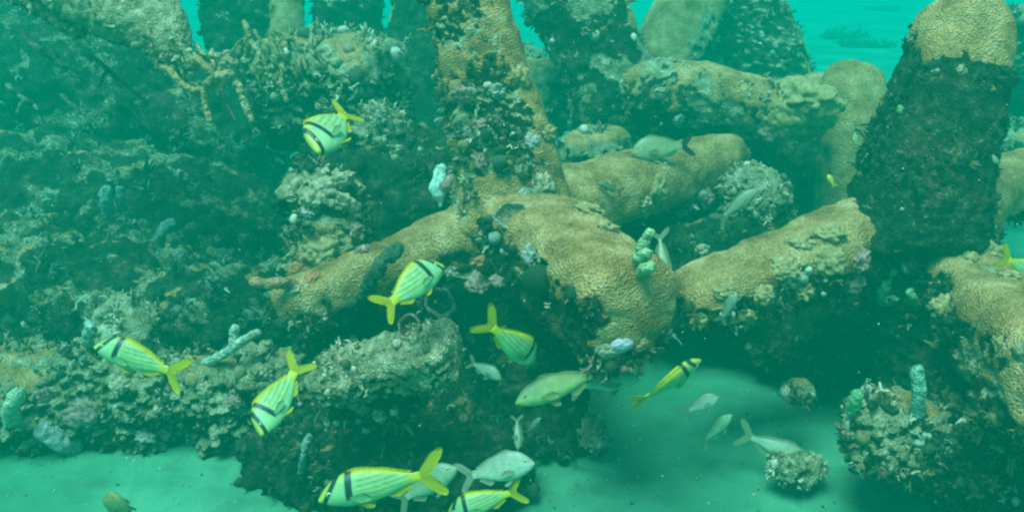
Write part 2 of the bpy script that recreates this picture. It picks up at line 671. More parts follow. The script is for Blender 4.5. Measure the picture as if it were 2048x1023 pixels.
xs = nonuni(-60, 60, -2.9, 2.9, .022)
ys = nonuni(-25, 75, 1.5, 5.5, .022)
XX, YY = np.meshgrid(xs, ys)
V = np.stack((XX.ravel(), YY.ravel(), sand_height(XX.ravel(), YY.ravel())), 1)
nx, ny = len(xs), len(ys)
a = (np.arange(ny - 1)[:, None] * nx + np.arange(nx - 1)[None]).ravel()
F = np.stack((a, a + 1, a + nx + 1, a + nx), 1)
seabed = mesh_obj('sand_seabed', V, F, M_SAND)
tag(seabed, None, None, kind='structure')


def hz(x, y):
    return float(sand_height(np.array([x]), np.array([y]))[0])


def ctrl(*rows):
    """rows (u, v, d, halfwidth, halfheight)"""
    return np.array([np.concatenate((P(u, v, d), (a, b))) for u, v, d, a, b in rows])


CAMUP = (0, -1, .35)
JACK = 'concrete reef modules piled on the seabed'

# ------------------------------------------------------------------ reef modules
# the module in the middle
hub = P(1015, 470, 2.9)
mid = thing('reef_module', (hub[0], hub[1], 0), 'encrusted concrete module in the middle, upright leg and tan coral on spreading legs', 'reef module', JACK)
reef_body('upright_leg', ctrl((1025, 480, 2.95, .225, .19), (1016, 330, 2.93, .18, .16), (970, 160, 2.92, .15, .145), (918, -60, 2.92, .13, .13)), mid, 2.9, 3., CAMUP, (.3, .8),
          coral=(lambda p, n: np.maximum(n @ np.array((1., .2, .1)) - .15, np.maximum((1.02 - p[:, 2]) * 1.6, 0.) - .10), 0., .6), dust=.3, patch=.8, seed=12, rough=.45, knob=1.2, grow=1.0, lump=.2)
reef_body('leg', ctrl((1025, 448, 3.0, .19, .17), (1272, 642, 2.2, .14, .15)), mid, 2.4, 3.4, (0, 0, 1), (.4, .6), capexp=3.2,
          coral=((.3, -.1, 1), .05, .28), seed=23, rough=.45, knob=1.1, grow=.9, lump=.15, res=.0025)
reef_body('leg', ctrl((1010, 452, 2.98, .13, .12), (555, 622, 2.70, .075, .075)), mid, 2.8, 2.6, (0, 0, 1), (.4, .9),
          coral=((0, -.1, 1), .0, .3), seed=34, rough=.45, grow=.8, lump=.15)
reef_body('leg', ctrl((1040, 440, 3.0, .17, .13), (1465, 320, 3.65, .115, .12)), mid, 3.4, 2.7, (0, 0, 1), (.4, .8),
          coral=((0, -.25, 1), .2, .3), seed=45, rough=.45, grow=.6, lump=.2)
reef_body('leg', ctrl((1040, 500, 2.95, .19, .17), (1075, 650, 2.95, .17, .16), (1090, 900, 2.95, .15, .15)), mid, 2.9, 3., CAMUP, (.3, .4),
          coral=((0, 0, 1), -1.2), seed=56, rough=.45, grow=.9, palette='dark')

# the module at the right
hub = P(1860, 490, 2.75)
rgt = thing('reef_module', (hub[0], hub[1], 0), 'encrusted concrete module at the right with a broad dark upright leg capped in tan coral', 'reef module', JACK)
reef_body('upright_leg', ctrl((1830, 520, 2.75, .23, .2), (1840, 380, 2.74, .195, .2), (1884, 210, 2.74, .166, .17), (1940, -14, 2.76, .125, .135)), rgt, 2.7, 3., CAMUP, (.3, 1.25),
          coral=(lambda p, n: (p[:, 2] - 1.30 + .35 * (p[:, 0] - 1.48)) * 6, 0., .9), patch=.3, seed=61, rough=.45, knob=.8, grow=.7, palette='dark', capexp=2.)
reef_body('leg', ctrl((1850, 440, 2.85, .15, .14), (1365, 612, 2.6, .125, .08)), rgt, 2.6, 2.7, (0, 0, 1), (.4, .9),
          coral=((0, .1, 1), -.08, .3), seed=72, rough=.45, knob=1.5, grow=1.0, lump=.3)
reef_body('leg', ctrl((1905, 545, 2.8, .13, .12), (1990, 630, 2.45, .15, .13), (2085, 720, 2.12, .16, .14), (2200, 820, 1.85, .16, .14)), rgt, 2.3, 3.6, (0, 0, 1), (.4, .8),
          coral=((-.1, -.6, .8), -.22, .7), dust=.4, patch=.6, seed=83, rough=.45, grow=.8, lump=.12)
reef_body('leg', ctrl((1890, 440, 2.85, .15, .13), (1980, 380, 3.05, .11, .105), (2180, 340, 3.2, .11, .11)), rgt, 3.0, 2.7, (0, 0, 1), (.4, .8),
          coral=((0, -.2, 1), .25, .3), seed=94, rough=.45, grow=.4, lump=.2)
reef_body('leg', ctrl((1850, 520, 2.8, .2, .18), (1870, 650, 2.85, .18, .17), (1880, 900, 2.85, .16, .16)), rgt, 2.8, 3., CAMUP, (.3, .4),
          coral=((0, 0, 1), -1.3), seed=97, rough=.45, grow=.8, palette='dark')

# the module behind, between the two
hub = P(1230, 200, 4.1)
rear = thing('reef_module', (hub[0], hub[1], 0), 'dark concrete module behind the middle one, its leg leaning left out of the picture', 'reef module', JACK)
reef_body('upright_leg', ctrl((1235, 260, 4.1, .22, .2), (1210, 150, 4.1, .215, .2), (1165, 40, 4.1, .225, .2), (1100, -80, 4.1, .22, .2)), rear, 4.0, 3., CAMUP, (.4, .7),
          coral=((.8, .2, .5), -.85, .35), dust=.12, patch=.75, seed=101, rough=.45, knob=.8, grow=.8, growsize=1.2)
reef_body('leg', ctrl((1250, 180, 4.1, .18, .16), (1380, 190, 3.95, .16, .14), (1520, 215, 3.82, .14, .12), (1660, 232, 3.7, .12, .105)), rear, 3.8, 2.8, (0, 0, 1), (.4, .8),
          coral=(lambda p, n: (p[:, 0] - 1.15) * .8 + .5 * n[:, 2], +.05, .7), dust=.5, patch=.9, fuzz=True, seed=112, rough=.45, grow=.45, lump=.2, palette='pale', growsize=.7)
reef_body('leg', ctrl((1225, 230, 4.15, .2, .18), (1215, 330, 4.2, .19, .18), (1200, 520, 4.2, .18, .17)), rear, 4.1, 3., CAMUP, (.4, .4),
          coral=((0, 0, 1), -1.), dust=.3, seed=123, rough=.45, grow=.5, palette='dark', growsize=1.2)

# tan column right of it
c0 = P(1700, 260, 3.9)
colm = thing('reef_module', (c0[0], c0[1], 0), 'tan coral covered concrete leg standing behind the dark right upright leg', 'reef module', JACK)
reef_body('upright_leg', ctrl((1695, 520, 3.95, .12, .12), (1690, 350, 3.95, .11, .12), (1712, 240, 3.95, .125, .13), (1690, 140, 4.05, .13, .13)), colm, 3.9, 2.4, CAMUP, (.4, 1.),
          coral=((-.1, -.8, .7), .35, .35), seed=131, rough=.45, grow=.2, lump=.8, capexp=2)
reef_body('leg', ctrl((1705, 210, 4.1, .13, .11), (1640, 190, 4.3, .12, .10), (1590, 215, 4.4, .1, .10)), colm, 4.2, 2.4, (0, 0, 1), (.5, 1.),
          coral=((0, -.3, 1), .3, .3), seed=137, rough=.45, grow=.2, lump=.3)

# the pair of big leaning legs farther back
c0 = P(1450, 120, 5.2)
far = thing('reef_module', (c0[0], c0[1], 0), 'hazy concrete module farther back with two legs leaning together like a tent', 'reef module', JACK)
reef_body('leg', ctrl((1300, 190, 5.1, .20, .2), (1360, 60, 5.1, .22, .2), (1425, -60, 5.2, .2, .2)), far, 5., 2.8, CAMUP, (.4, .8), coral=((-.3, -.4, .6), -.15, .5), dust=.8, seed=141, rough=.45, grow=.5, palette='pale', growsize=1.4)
reef_body('leg', ctrl((1580, 250, 5.2, .21, .22), (1510, 80, 5.25, .25, .22), (1430, -70, 5.3, .22, .2)), far, 5., 2.8, CAMUP, (.4, .8), coral=((.9, 0, .4), -.75, .5), dust=.3, seed=152, rough=.45, grow=.6, growsize=1.5)
reef_body('leg', ctrl((1500, 150, 5.4, .3, .25), (1480, 30, 5.45, .25, .22), (1440, -60, 5.5, .2, .2)), far, 5.2, 2.8, CAMUP, (.4, .8), coral=((0, 0, 1), -1.1), seed=157, rough=.45, grow=.4, palette='dark', growsize=1.5)

# left of the middle upright: leaning leg and square block
c0 = P(830, 300, 3.9)
lean = thing('reef_module', (c0[0], c0[1], 0), 'shaded concrete leg standing just left behind the middle upright leg', 'reef module', JACK)
reef_body('upright_leg', ctrl((860, 480, 4.7, .2, .2), (845, 300, 4.7, .2, .2), (835, 140, 4.7, .18, .18), (850, -30, 4.75, .17, .17)), lean, 4.7, 3., CAMUP, (.4, .9),
          coral=((-.9, 0, .5), -.95, .4), dust=0, rough=.5, seed=161, knob=.7, grow=.3, palette='dark', growsize=1.1)

c0 = P(700, 190, 4.0)
blk = thing('concrete_block', (c0[0], c0[1], 0), 'square concrete block with pale crusted top edge left of the middle upright leg', 'concrete block')
reef_body('block', ctrl((560, 175, 4.15, .26, .27), (640, 185, 4.05, .26, .27), (790, 205, 3.9, .25, .25)), blk, 4.0, 4.5, (0, -.2, 1), (.35, .35),
          coral=((0, 0, 1), -.85, .6), dust=.85, seed=171, knob=1., grow=1.3, palette='pale', growsize=1.5, capexp=3.2)

c0 = P(690, 20, 5.2)
bkl = thing('reef_module', (c0[0], c0[1], 0), 'hazy upright concrete leg far behind the square block', 'reef module', JACK)
reef_body('upright_leg', ctrl((700, 200, 5.2, .2, .2), (697, 60, 5.2, .21, .2), (690, -60, 5.2, .2, .2)), bkl, 5.2, 3.2, CAMUP, (.4, .5), coral=((0, 0, 1), -1.2), dust=.1, seed=181, grow=.3, palette='dark', growsize=1.5)
c0 = P(560, 20, 5.0)
bk2 = thing('reef_module', (c0[0], c0[1], 0), 'pale hazy concrete leg at the top edge behind the curly cream sponge', 'reef module', JACK)
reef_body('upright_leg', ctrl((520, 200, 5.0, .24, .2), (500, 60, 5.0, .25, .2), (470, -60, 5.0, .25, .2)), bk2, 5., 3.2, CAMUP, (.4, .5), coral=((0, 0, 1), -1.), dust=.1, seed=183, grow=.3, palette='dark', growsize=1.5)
reef_body('leg', ctrl((568, 90, 4.9, .1, .1), (566, 30, 4.9, .11, .1), (560, -50, 4.9, .11, .1)), bk2, 5., 2.6, CAMUP, (.7, .5), coral=((0, -.9, .5), .3, .3), dust=.9, seed=184, grow=.1, palette='pale')

# ground blocks in the gap behind the middle upright
c0 = P(1095, 210, 4.7)
b2 = thing('concrete_block', (c0[0], c0[1], 0), 'pale hazy concrete block between the middle upright leg and the leaning leg', 'concrete block')
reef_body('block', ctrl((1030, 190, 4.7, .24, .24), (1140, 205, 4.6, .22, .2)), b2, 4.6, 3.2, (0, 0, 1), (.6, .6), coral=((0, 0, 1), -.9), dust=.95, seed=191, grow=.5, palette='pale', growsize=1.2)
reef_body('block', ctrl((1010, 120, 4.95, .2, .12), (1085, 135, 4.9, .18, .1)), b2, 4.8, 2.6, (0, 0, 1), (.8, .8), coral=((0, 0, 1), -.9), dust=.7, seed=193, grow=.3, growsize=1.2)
c0 = P(1190, 320, 3.9)
b3 = thing('concrete_block', (c0[0], c0[1], 0), 'silty concrete block under the leaning leg, beyond the tan rear leg', 'concrete block')
reef_body('block', ctrl((1130, 330, 3.95, .2, .18), (1260, 335, 3.85, .2, .17)), b3, 3.9, 3., (0, 0, 1), (.6, .6), coral=((0, 0, 1), -.95), dust=.7, seed=197, grow=.5, growsize=1.1)

# ------------------------------------------------------------------ left side: slab leg, heap, stub, log
c0 = P(300, 60, 2.9)
slab = thing('fallen_pillar', (c0[0], c0[1], 0), 'smooth pale concrete pillar slanting down from the top left corner', 'concrete pillar')
reef_body('shaft', ctrl((90, -130, 3.3, .25, .17), (210, -20, 3.1, .21, .15), (300, 45, 2.95, .12, .10), (352, 98, 2.86, .06, .055), (392, 138, 2.8, .022, .022)), slab, 2.9, 2.3, (0, 0, 1), (.6, 1.),
          coral=((0, -.5, .8), -2., .3), dust=1.7, seed=201, grow=.15, rough=.6, knob=.2, palette='pale')

c0 = P(90, 30, 3.2)
bar = thing('fallen_pillar', (c0[0], c0[1], 0), 'slender pale bar slanting beside the smooth pale pillar at the top left', 'concrete pillar')
reef_body('shaft', ctrl((-40, -60, 3.3, .04, .035), (60, 5, 3.2, .035, .03), (165, 72, 3.1, .022, .02)), bar, 3.1, 2.2, (0, 0, 1), (.6, 1.), coral=((0, 0, 1), -2.), dust=1.5, seed=205, grow=.12, rough=.5, knob=.5, palette='pale')

c0 = P(200, 420, 3.6)
heap = thing('reef_mound', (c0[0], c0[1], 0), 'dim overgrown reef mound filling the left side behind the fish', 'reef mound')
reef_body('mound', ctrl((-250, 160, 5.2, .7, .7), (40, 190, 5.2, .65, .6), (330, 250, 5.1, .5, .45), (560, 330, 5.0, .4, .36)), heap, 5.0, 2.4, (0, 0, 1), (.6, .9), coral=((0, 0, 1), -1.2), dust=0, rough=2.2, seed=211, patch=0.50, knob=1., grow=.45, palette='heap', growsize=2.2, res=.0034)
reef_body('mound', ctrl((-250, 420, 4.4, .6, .5), (60, 440, 4.4, .55, .46), (340, 470, 4.3, .46, .38), (560, 520, 4.2, .36, .3)), heap, 4.2, 2.4, (0, 0, 1), (.6, .9), coral=((0, 0, 1), -1.2), dust=0, rough=2.4, seed=222, patch=0.55, knob=.6, grow=.65, palette='heap', growsize=2.3, res=.0034)
reef_body('mound', ctrl((-200, 620, 3.6, .42, .36), (100, 600, 3.6, .38, .3), (330, 620, 3.5, .32, .24), (560, 660, 3.4, .3, .22)), heap, 3.4, 2.4, (0, 0, 1), (.6, .9), coral=((0, 0, 1), -1.1), dust=0, rough=2.2, seed=233, patch=0.60, knob=1.4, grow=.8, palette='heap', growsize=1.8, res=.0034)
reef_body('mound', ctrl((640, 680, 3.35, .3, .24), (820, 760, 3.25, .3, .2), (980, 820, 3.1, .26, .2)), heap, 3.2, 2.4, (0, 0, 1), (.8, .9), coral=((0, 0, 1), -1.2), rough=2., seed=244, knob=1.8, grow=1.6, palette='dark', growsize=1.3, res=.0034)
reef_body('mound', ctrl((540, 890, 2.9, .2, .14), (720, 915, 2.72, .24, .17), (930, 930, 2.66, .2, .15), (1010, 905, 2.75, .2, .14)), heap, 2.7, 2.3, (0, 0, 1), (.9, .9), coral=((0, 0, 1), -1.3), rough=1.6, seed=255, knob=1.6, grow=1.2, palette='dark', growsize=1.2)
reef_body('mound', ctrl((780, 620, 3.4, .25, .2), (900, 610, 3.45, .28, .22), (1060, 640, 3.5, .28, .2)), heap, 3.4, 2.4, (0, 0, 1), (.9, .9), coral=((0, 0, 1), -1.2), rough=1.8, seed=259, knob=1.5, grow=.8, palette='mix', growsize=1.2)
reef_body('mound', ctrl((600, 420, 3.7, .35, .3), (800, 400, 3.7, .35, .3), (960, 420, 3.7, .3, .3)), heap, 3.7, 2.4, (0, 0, 1), (.9, .9), coral=((0, 0, 1), -1.2), rough=2., seed=266, knob=1.5, grow=1., palette='dark', growsize=1.5, res=.0034)

c0 = P(1540, 370, 4.4)
ridge = thing('rubble_ridge', (c0[0], c0[1], 0), 'dim rubble ridge in the gap below the silty rear leg', 'rubble ridge')
reef_body('rubble', ctrl((1290, 320, 4.5, .3, .28), (1540, 360, 4.4, .34, .3), (1760, 380, 4.4, .34, .3)), ridge, 4.4, 2.3, (0, 0, 1), (.9, .9), coral=((0, 0, 1), -1.3), rough=1.8, seed=277, knob=1.5, grow=1.2, palette='dark', growsize=1.5)

c0 = P(655, 450, 2.95)
stub = thing('concrete_stub', (c0[0], c0[1], 0), 'knobbly round topped concrete stub behind the left tan leg', 'concrete stub')
reef_body('stub', ctrl((660, 640, 3.0, .16, .14), (655, 500, 3.0, .15, .14), (655, 420, 3.0, .14, .14), (648, 345, 3.02, .11, .12)), stub, 2.9, 2.6, CAMUP, (.3, .8),
          coral=(lambda p, n: .11 - np.linalg.norm(p - P(645, 500, 2.82), axis=1) * 1.0, 0., .12), dust=.7, seed=271, knob=1.8, grow=1.1, palette='mix', growsize=1.2)

c0 = P(300, 810, 2.65)
log = thing('concrete_log', (c0[0], c0[1], 0), 'long rough concrete log lying on the sand at the lower left', 'concrete log')
reef_body('log', ctrl((-200, 790, 3.02, .2, .18), (60, 793, 2.98, .19, .175), (330, 800, 2.94, .185, .17), (520, 802, 2.9, .17, .16), (620, 808, 2.88, .15, .13)), log, 2.6, 2.5, (0, 0, 1), (.5, .8),
          coral=((0, 0, 1), -1.1), dust=.62, rough=1.3, seed=281, knob=2., grow=2.3, growsize=1.05, res=.0026)

c0 = P(770, 720, 2.42)
bl2 = thing('concrete_block', (c0[0], c0[1], 0), 'stubby silt covered concrete block in front of the left tan leg', 'concrete block')
reef_body('block', ctrl((638, 762, 2.4, .085, .07), (908, 708, 2.26, .085, .075)), bl2, 2.3, 3.2, (0, -.3, 1), (.8, .55), capexp=3,
          coral=((0, 0, 1), -1.4, .5), dust=1.15, patch=.5, rough=.3, seed=291, knob=.6, grow=.4, palette='pale', growsize=.7, res=.0024)
reef_body('underside_growth', ctrl((680, 812, 2.5, .06, .05), (760, 805, 2.46, .07, .05), (850, 785, 2.42, .06, .045)), bl2, 2.4, 2.2, (0, 0, 1), (.9, .9),
          coral=((0, 0, 1), -1.3), rough=1.2, seed=295, knob=1.4, grow=.9, growsize=1.)

# rocks and mounds
def rock(u, v, d, w_, h_, length, label, cat='rock', seed=1, name='rock', **kw):
    c = P(u, v, d)
    t = thing(name, (c[0], c[1], c[2] - h_), label, cat)
    row = np.array([[c[0] - length / 2, c[1], c[2], w_, h_], [c[0], c[1], c[2], w_ * 1.08, h_ * 1.08], [c[0] + length / 2, c[1] + .02, c[2], w_ * .9, h_ * .9]])
    kw.setdefault('coral', ((0, 0, 1), -1.1))
    kw.setdefault('grow', .3)
    reef_body('boulder' if name == 'rock' else 'coral_mass', row, t, d, 2.2, (0, 0, 1), (1., 1.), seed=seed, **kw)
    return t


rock(768, 285, 3.6, .14, .14, .24, 'bushy pale coral head right of the uppermost black barred fish', 'coral head', 301, 'coral_head', dust=.95, knob=1.6, grow=1.1, palette='pale', growsize=1.3)
rock(1510, 405, 3.4, .15, .13, .26, 'silty mound behind the pale fish right of the tan rear leg', 'reef mound', 302, 'reef_mound', dust=.9, knob=1.2, grow=.8, palette='pale')
rock(1600, 782, 2.72, .045, .036, .10, 'round pale stone under the right reef, above the other stones', 'stone', 303, dust=.7, knob=.7, grow=.12, rough=.5, growsize=.7)
rock(1598, 937, 2.62, .05, .036, .14, 'white blotched stone on the sand touching the pale fish', 'stone', 304, dust=.95, knob=.9, grow=.3, rough=.6, palette='pale', growsize=.8)
rock(1178, 868, 2.85, .045, .04, .09, 'small pale stone under the middle leg', 'stone', 305, dust=.8, knob=1., grow=.2, rough=.6, palette='pale', growsize=.8)
rock(1785, 870, 2.45, .12, .10, .28, 'rounded crusted rock with two finger sponges at the lower right', 'rock', 306, dust=.5, knob=1.6, grow=1.2, growsize=1.)
rock(1960, 930, 2.4, .2, .13, .4, 'dim overgrown rubble heap in the lower right corner', 'rubble heap', 307, dust=.2, knob=1.8, grow=1.4, palette='dark', growsize=1.2, rough=1.8)
rock(2040, 840, 2.15, .1, .08, .2, 'crusted rock under the right tan leg at the picture edge', 'rock', 308, dust=.5, knob=1.5, grow=.8)
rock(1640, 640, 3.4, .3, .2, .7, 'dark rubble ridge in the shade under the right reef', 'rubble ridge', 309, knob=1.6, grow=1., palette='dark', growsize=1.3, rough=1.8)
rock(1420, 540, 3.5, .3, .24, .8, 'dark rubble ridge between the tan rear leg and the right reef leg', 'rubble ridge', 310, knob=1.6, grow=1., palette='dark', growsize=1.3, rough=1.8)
rock(2050, 120, 4.6, .3, .28, .4, 'hazy grey boulder behind the right upright leg near the top', 'boulder', 311, dust=.5, knob=1.3, grow=.6, growsize=1.4)
rock(2035, 290, 4.2, .2, .12, .35, 'low hazy boulder behind the right upright leg, below the bigger one', 'boulder', 312, dust=.6, knob=1.3, grow=.5, growsize=1.2)
rock(260, 655, 2.95, .14, .09, .22, 'pale silty boulder behind the tail up stripe fish on the log', 'boulder', 313, dust=.95, knob=.8, grow=.4, palette='pale')

# ------------------------------------------------------------------ seating things on what was built
bpy.context.view_layer.update()
DG = bpy.context.evaluated_depsgraph_get()


def seat(u, v):
    """the first surface met by the sight line through (u, v): point and normal"""
    q = P(u, v, 1.0)
    o = Vector((0, 0, CAM_H))
    d = (Vector(q) - o).normalized()
    hit, loc, nor, idx, ob, mt = sc.ray_cast(DG, o, d)
    return np.array(loc), np.array(nor)


def lumpy(name, u, v, r_px, parent, col, seed, squash=.75, rough=.35, sx=1., lum=.38):
    """a coral nodule growing on the body met at (u, v); r in px of the photograph"""
    loc, nor = seat(u, v)
    d = np.linalg.norm(loc - (0, 0, CAM_H))
    r = r_px / FPX * d
    n = nor / np.linalg.norm(nor)
    a = np.cross(n, (0, 0, 1.)) + 1e-6
    a /= np.linalg.norm(a)
    b = np.cross(n, a)
    th, ph = np.meshgrid(np.linspace(0, 2 * np.pi, 44, endpoint=False), np.linspace(.08, np.pi - .08, 26))
    S = np.stack((np.cos(th) * np.sin(ph), np.sin(th) * np.sin(ph), np.cos(ph)), -1)
    q = S.reshape(-1, 3)
    w_, c_ = worley(q * 2.2 + seed * 3.1, seed)
    f = .95 + rough * (hemi(w_, .7) - .5) + lum * fbm(q * 1.6 + seed * 1.7, 2, seed) + .12 * fbm(q * 5 + seed, 3, seed)
    S = (q * f[:, None]).reshape(S.shape)
    G = loc + r * (S[..., 0:1] * a * sx + S[..., 1:2] * b + S[..., 2:3] * n * squash)
    V = close_grid(G)
    Q, T = grid_faces(*G.shape[:2])
    C = np.clip(np.array(col)[None] * (.8 + .35 * fbm(V * 60, 2, seed))[:, None], .01, .8)
    if parent is None:
        o = mesh_obj(name, V, Q, M_GROW, None, {'Col': C}, tris=T, origin=loc)
    else:
        o = mesh_obj(name, V, Q, M_GROW, parent, {'Col': C}, tris=T)
    return o


WHITE, CREAM, TANC, PINKC, ORNG, GRNY = (.38, .35, .25), (.42, .34, .18), (.38, .27, .10), (.34, .20, .14), (.42, .17, .06), (.26, .38, .16)
for i, (u, v, r, par, col) in enumerate([
        (992, 186, 20, mid, WHITE), (1085, 372, 24, mid, CREAM), (1062, 282, 16, mid, WHITE), (962, 246, 14, mid, PINKC), (1050, 384, 10, mid, WHITE),
        (884, 244, 16, mid, WHITE), (905, 355, 20, mid, PINKC), (1042, 150, 24, mid, TANC), (1098, 268, 16, mid, TANC), (925, 190, 16, mid, PINKC),
        (960, 320, 18, mid, PINKC), (1065, 510, 22, mid, WHITE), (1040, 545, 14, mid, CREAM), (1215, 700, 16, mid, CREAM), (1285, 690, 14, mid, TANC),
        (1290, 408, 16, mid, CREAM), (1318, 380, 26, mid, TANC), (1415, 398, 18, mid, PINKC), (1360, 420, 14, mid, CREAM), (1180, 420, 26, mid, TANC),
        (900, 545, 16, mid, CREAM), (965, 525, 16, mid, ORNG), (955, 565, 22, mid, PINKC), (1000, 560, 14, mid, PINKC), (1215, 455, 20, mid, TANC),
        (1405, 500, 13, rgt, CREAM), (1600, 485, 20, rgt, TANC), (1570, 535, 24, rgt, TANC), (1660, 520, 26, rgt, TANC), (1720, 520, 20, rgt, PINKC),
        (1605, 580, 20, rgt, TANC), (1490, 630, 17, rgt, TANC), (1400, 640, 15, rgt, TANC), (1660, 470, 20, rgt, TANC), (1530, 590, 19, rgt, TANC),
        (1700, 560, 20, rgt, PINKC), (1450, 585, 15, rgt, TANC), (1940, 520, 19, rgt, TANC), (1985, 505, 17, rgt, TANC), (1890, 610, 20, rgt, TANC),
        (1870, 145, 8, rgt, CREAM), (1920, 140, 8, rgt, CREAM), (1800, 220, 8, rgt, GRNY), (2000, 690, 17, rgt, TANC), (2020, 550, 19, rgt, TANC),
        (1600, 190, 36, rear, TANC), (1640, 215, 30, rear, TANC), (1570, 245, 36, rear, TANC), (1530, 255, 22, rear, PINKC), (1440, 125, 14, far, WHITE),
        (1320, 190, 16, rear, CREAM), (1360, 240, 14, rear, WHITE),
        (628, 400, 26, stub, CREAM), (690, 405, 22, stub, CREAM), (712, 415, 12, stub, WHITE), (617, 425, 13, stub, WHITE), (650, 375, 22, stub, CREAM), (600, 375, 18, stub, CREAM),
        (690, 360, 18, stub, CREAM), (715, 460, 18, stub, PINKC), (640, 500, 30, stub, TANC), (600, 540, 18, stub, ORNG), (625, 555, 16, stub, ORNG), (585, 575, 15, stub, CREAM), (725, 500, 16, stub, PINKC),
        (295, 868, 18, log, WHITE), (330, 865, 10, log, PINKC), (160, 830, 20, log, PINKC), (410, 780, 16, log, CREAM), (430, 865, 14, log, CREAM), (530, 750, 18, log, CREAM), (470, 800, 14, log, PINKC), (240, 770, 14, log, CREAM), (90, 790, 14, log, PINKC),
        (690, 770, 12, bl2, CREAM), (760, 830, 16, bl2, CREAM), (725, 820, 14, bl2, PINKC), (850, 765, 14, bl2, CREAM)]):
    lumpy('coral_nodule', u, v, r, par, col, i + 5, rough=.38, squash=random.uniform(.4, .75), sx=random.uniform(.8, 1.5))

o = lumpy('white_sponge', 1243, 690, 17, None, (.52, .50, .47), 91, .7, .1, 1.6, .12)
tag(o, 'white sausage shaped sponge under the tip of the tan middle leg', 'sponge')


# ------------------------------------------------------------------ sponges and branches
def tube(name, pts, mat=M_GROW, parent=None, col=CREAM, seed=1, nj=24, ds=.0045, open_end=False, knob=.25, cap=(.5, .9), origin=None):
    """pts rows: x y z radius"""
    pts = np.asarray(pts, float)
    c = np.concatenate((pts, pts[:, 3:4]), 1)
    G, X = sweep(c, ds, 2., (.2, -.9, .3), cap, nj=nj)
    N = grid_normals(G, X)
    r = pts[:, 3].mean()
    q = G.reshape(-1, 3)
    w_, _ = worley(q / (r * 1.5), seed)
    q = q + N.reshape(-1, 3) * (r * knob * (1.4 * hemi(w_, .8) - .6 + .8 * fbm(q / r * .6, 2, seed) + .5 * fbm(q / r * 2.2, 2, seed + 3)))[:, None]
    G = q.reshape(G.shape)
    V = close_grid(G)
    if open_end:
        V[-1] -= (G[-1].mean(0) - G[-8].mean(0)) * .9
    Q, T = grid_faces(*G.shape[:2])
    C = np.clip(np.array(col)[None] * (.85 + .4 * fbm(V * 45, 2, seed))[:, None], .01, .8)
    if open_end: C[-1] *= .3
    return mesh_obj(name, V, Q, mat, parent, {'Col': C}, tris=T, origin=origin)


def sponge(branches, label, cat='sponge', col=GRNY, seed=1, name='finger_sponge', open_end=True, base=None, knob=.25):
    """branches: lists of (u, v, r_px, ddepth) from the foot upwards; the foot of the first sits on the reef met there"""
    u0, v0 = branches[0][0][:2]
    loc, nor = seat(u0, v0) if base is None else (P(u0, v0, base), None)
    d0 = (loc[1] * CP - (loc[2] - CAM_H) * SP)
    t = thing(name, loc, label, cat)
    for k, br in enumerate(branches):
        rows = []
        for (u, v, r, dd) in br:
            d = d0 + dd
            rows.append((*P(u, v, d), r / FPX * d))
        rows = np.array(rows)
        if k == 0: rows[0, :3] = loc - (0, -.01, .01)
        tube('branch', rows, M_SPNG, t, col, seed + k, open_end=open_end, knob=knob)
    return t


SPG = 'finger sponges on the reef'
sponge([[(1272, 525, 11, 0), (1280, 500, 11, -.03), (1292, 478, 10, -.05), (1303, 458, 9, -.06)], [(1276, 520, 10, -.02), (1290, 508, 11, -.06), (1303, 508, 10, -.08)],
        [(1280, 545, 10, -.02), (1292, 535, 11, -.06), (1310, 534, 10, -.08)]], 'bright green knobbed finger sponge right of the middle tan leg', col=(.36, .50, .22), seed=401)
sponge([[(1772, 602, 12, 0), (1768, 580, 12, -.04), (1772, 555, 12, -.06), (1788, 536, 11, -.08)], [(1775, 600, 10, -.03), (1790, 597, 10, -.06), (1800, 598, 9, -.07)]],
       'hooked green finger sponge at the foot of the dark right upright leg', col=(.22, .44, .20), seed=402)
sponge([[(1838, 612, 8, 0), (1826, 596, 8, -.04), (1818, 578, 7, -.05)]], 'thin green sponge finger right of the hooked green sponge', col=(.20, .40, .18), seed=403)
sponge([[(1838, 830, 13, 0), (1838, 790, 12, -.02), (1836, 755, 12, -.03), (1835, 730, 11, -.03)]], 'taller of two finger sponges on the crusted rock at lower right', col=(.22, .40, .24), seed=404)
sponge([[(1706, 820, 12, 0), (1712, 800, 11, -.02), (1716, 780, 11, -.03)]], 'shorter of two finger sponges on the crusted rock at lower right', col=(.18, .42, .16), seed=405)
sponge([[(20, 845, 16, 0), (22, 820, 15, -.05), (30, 795, 14, -.08), (38, 775, 11, -.08)]], 'pale upright tube sponge at the left end of the rough log', col=(.44, .52, .28), seed=406)
sponge([[(150, 890, 20, 0), (115, 878, 19, -.06), (92, 860, 17, -.08), (78, 846, 14, -.08)]], 'fat pinkish white sponge lobe low on the rough log', col=(.46, .44, .34), seed=407)
sponge([[(600, 945, 6, 0), (607, 915, 7, -.05), (612, 885, 7, -.06), (622, 868, 6, -.06)]], 'thin curved grey finger sponge in the shade below the block', col=(.20, .30, .22), seed=408, open_end=False)
sponge([[(405, 725, 8, 0), (440, 712, 8, -.04), (466, 695, 9, -.05), (500, 672, 8, -.05), (522, 662, 7, -.05)], [(466, 695, 9, -.05), (468, 670, 9, -.05), (470, 650, 8, -.06)]],
       'pale branching finger sponge on the far end of the rough log', col=(.42, .48, .30), seed=409, open_end=False)
sponge([[(590, 567, 11, 0), (560, 566, 11, -.05), (530, 566, 10, -.06), (500, 562, 9, -.06)]], 'orange brown finger sponge pointing left from the knobbly stub', col=(.44, .22, .10), seed=410, open_end=False)
sponge([[(215, 425, 11, 0), (212, 400, 11, -.05), (214, 372, 9, -.06)]], 'dim tube sponge on the left mound, taller one of the pair', col=(.25, .36, .26), seed=411)
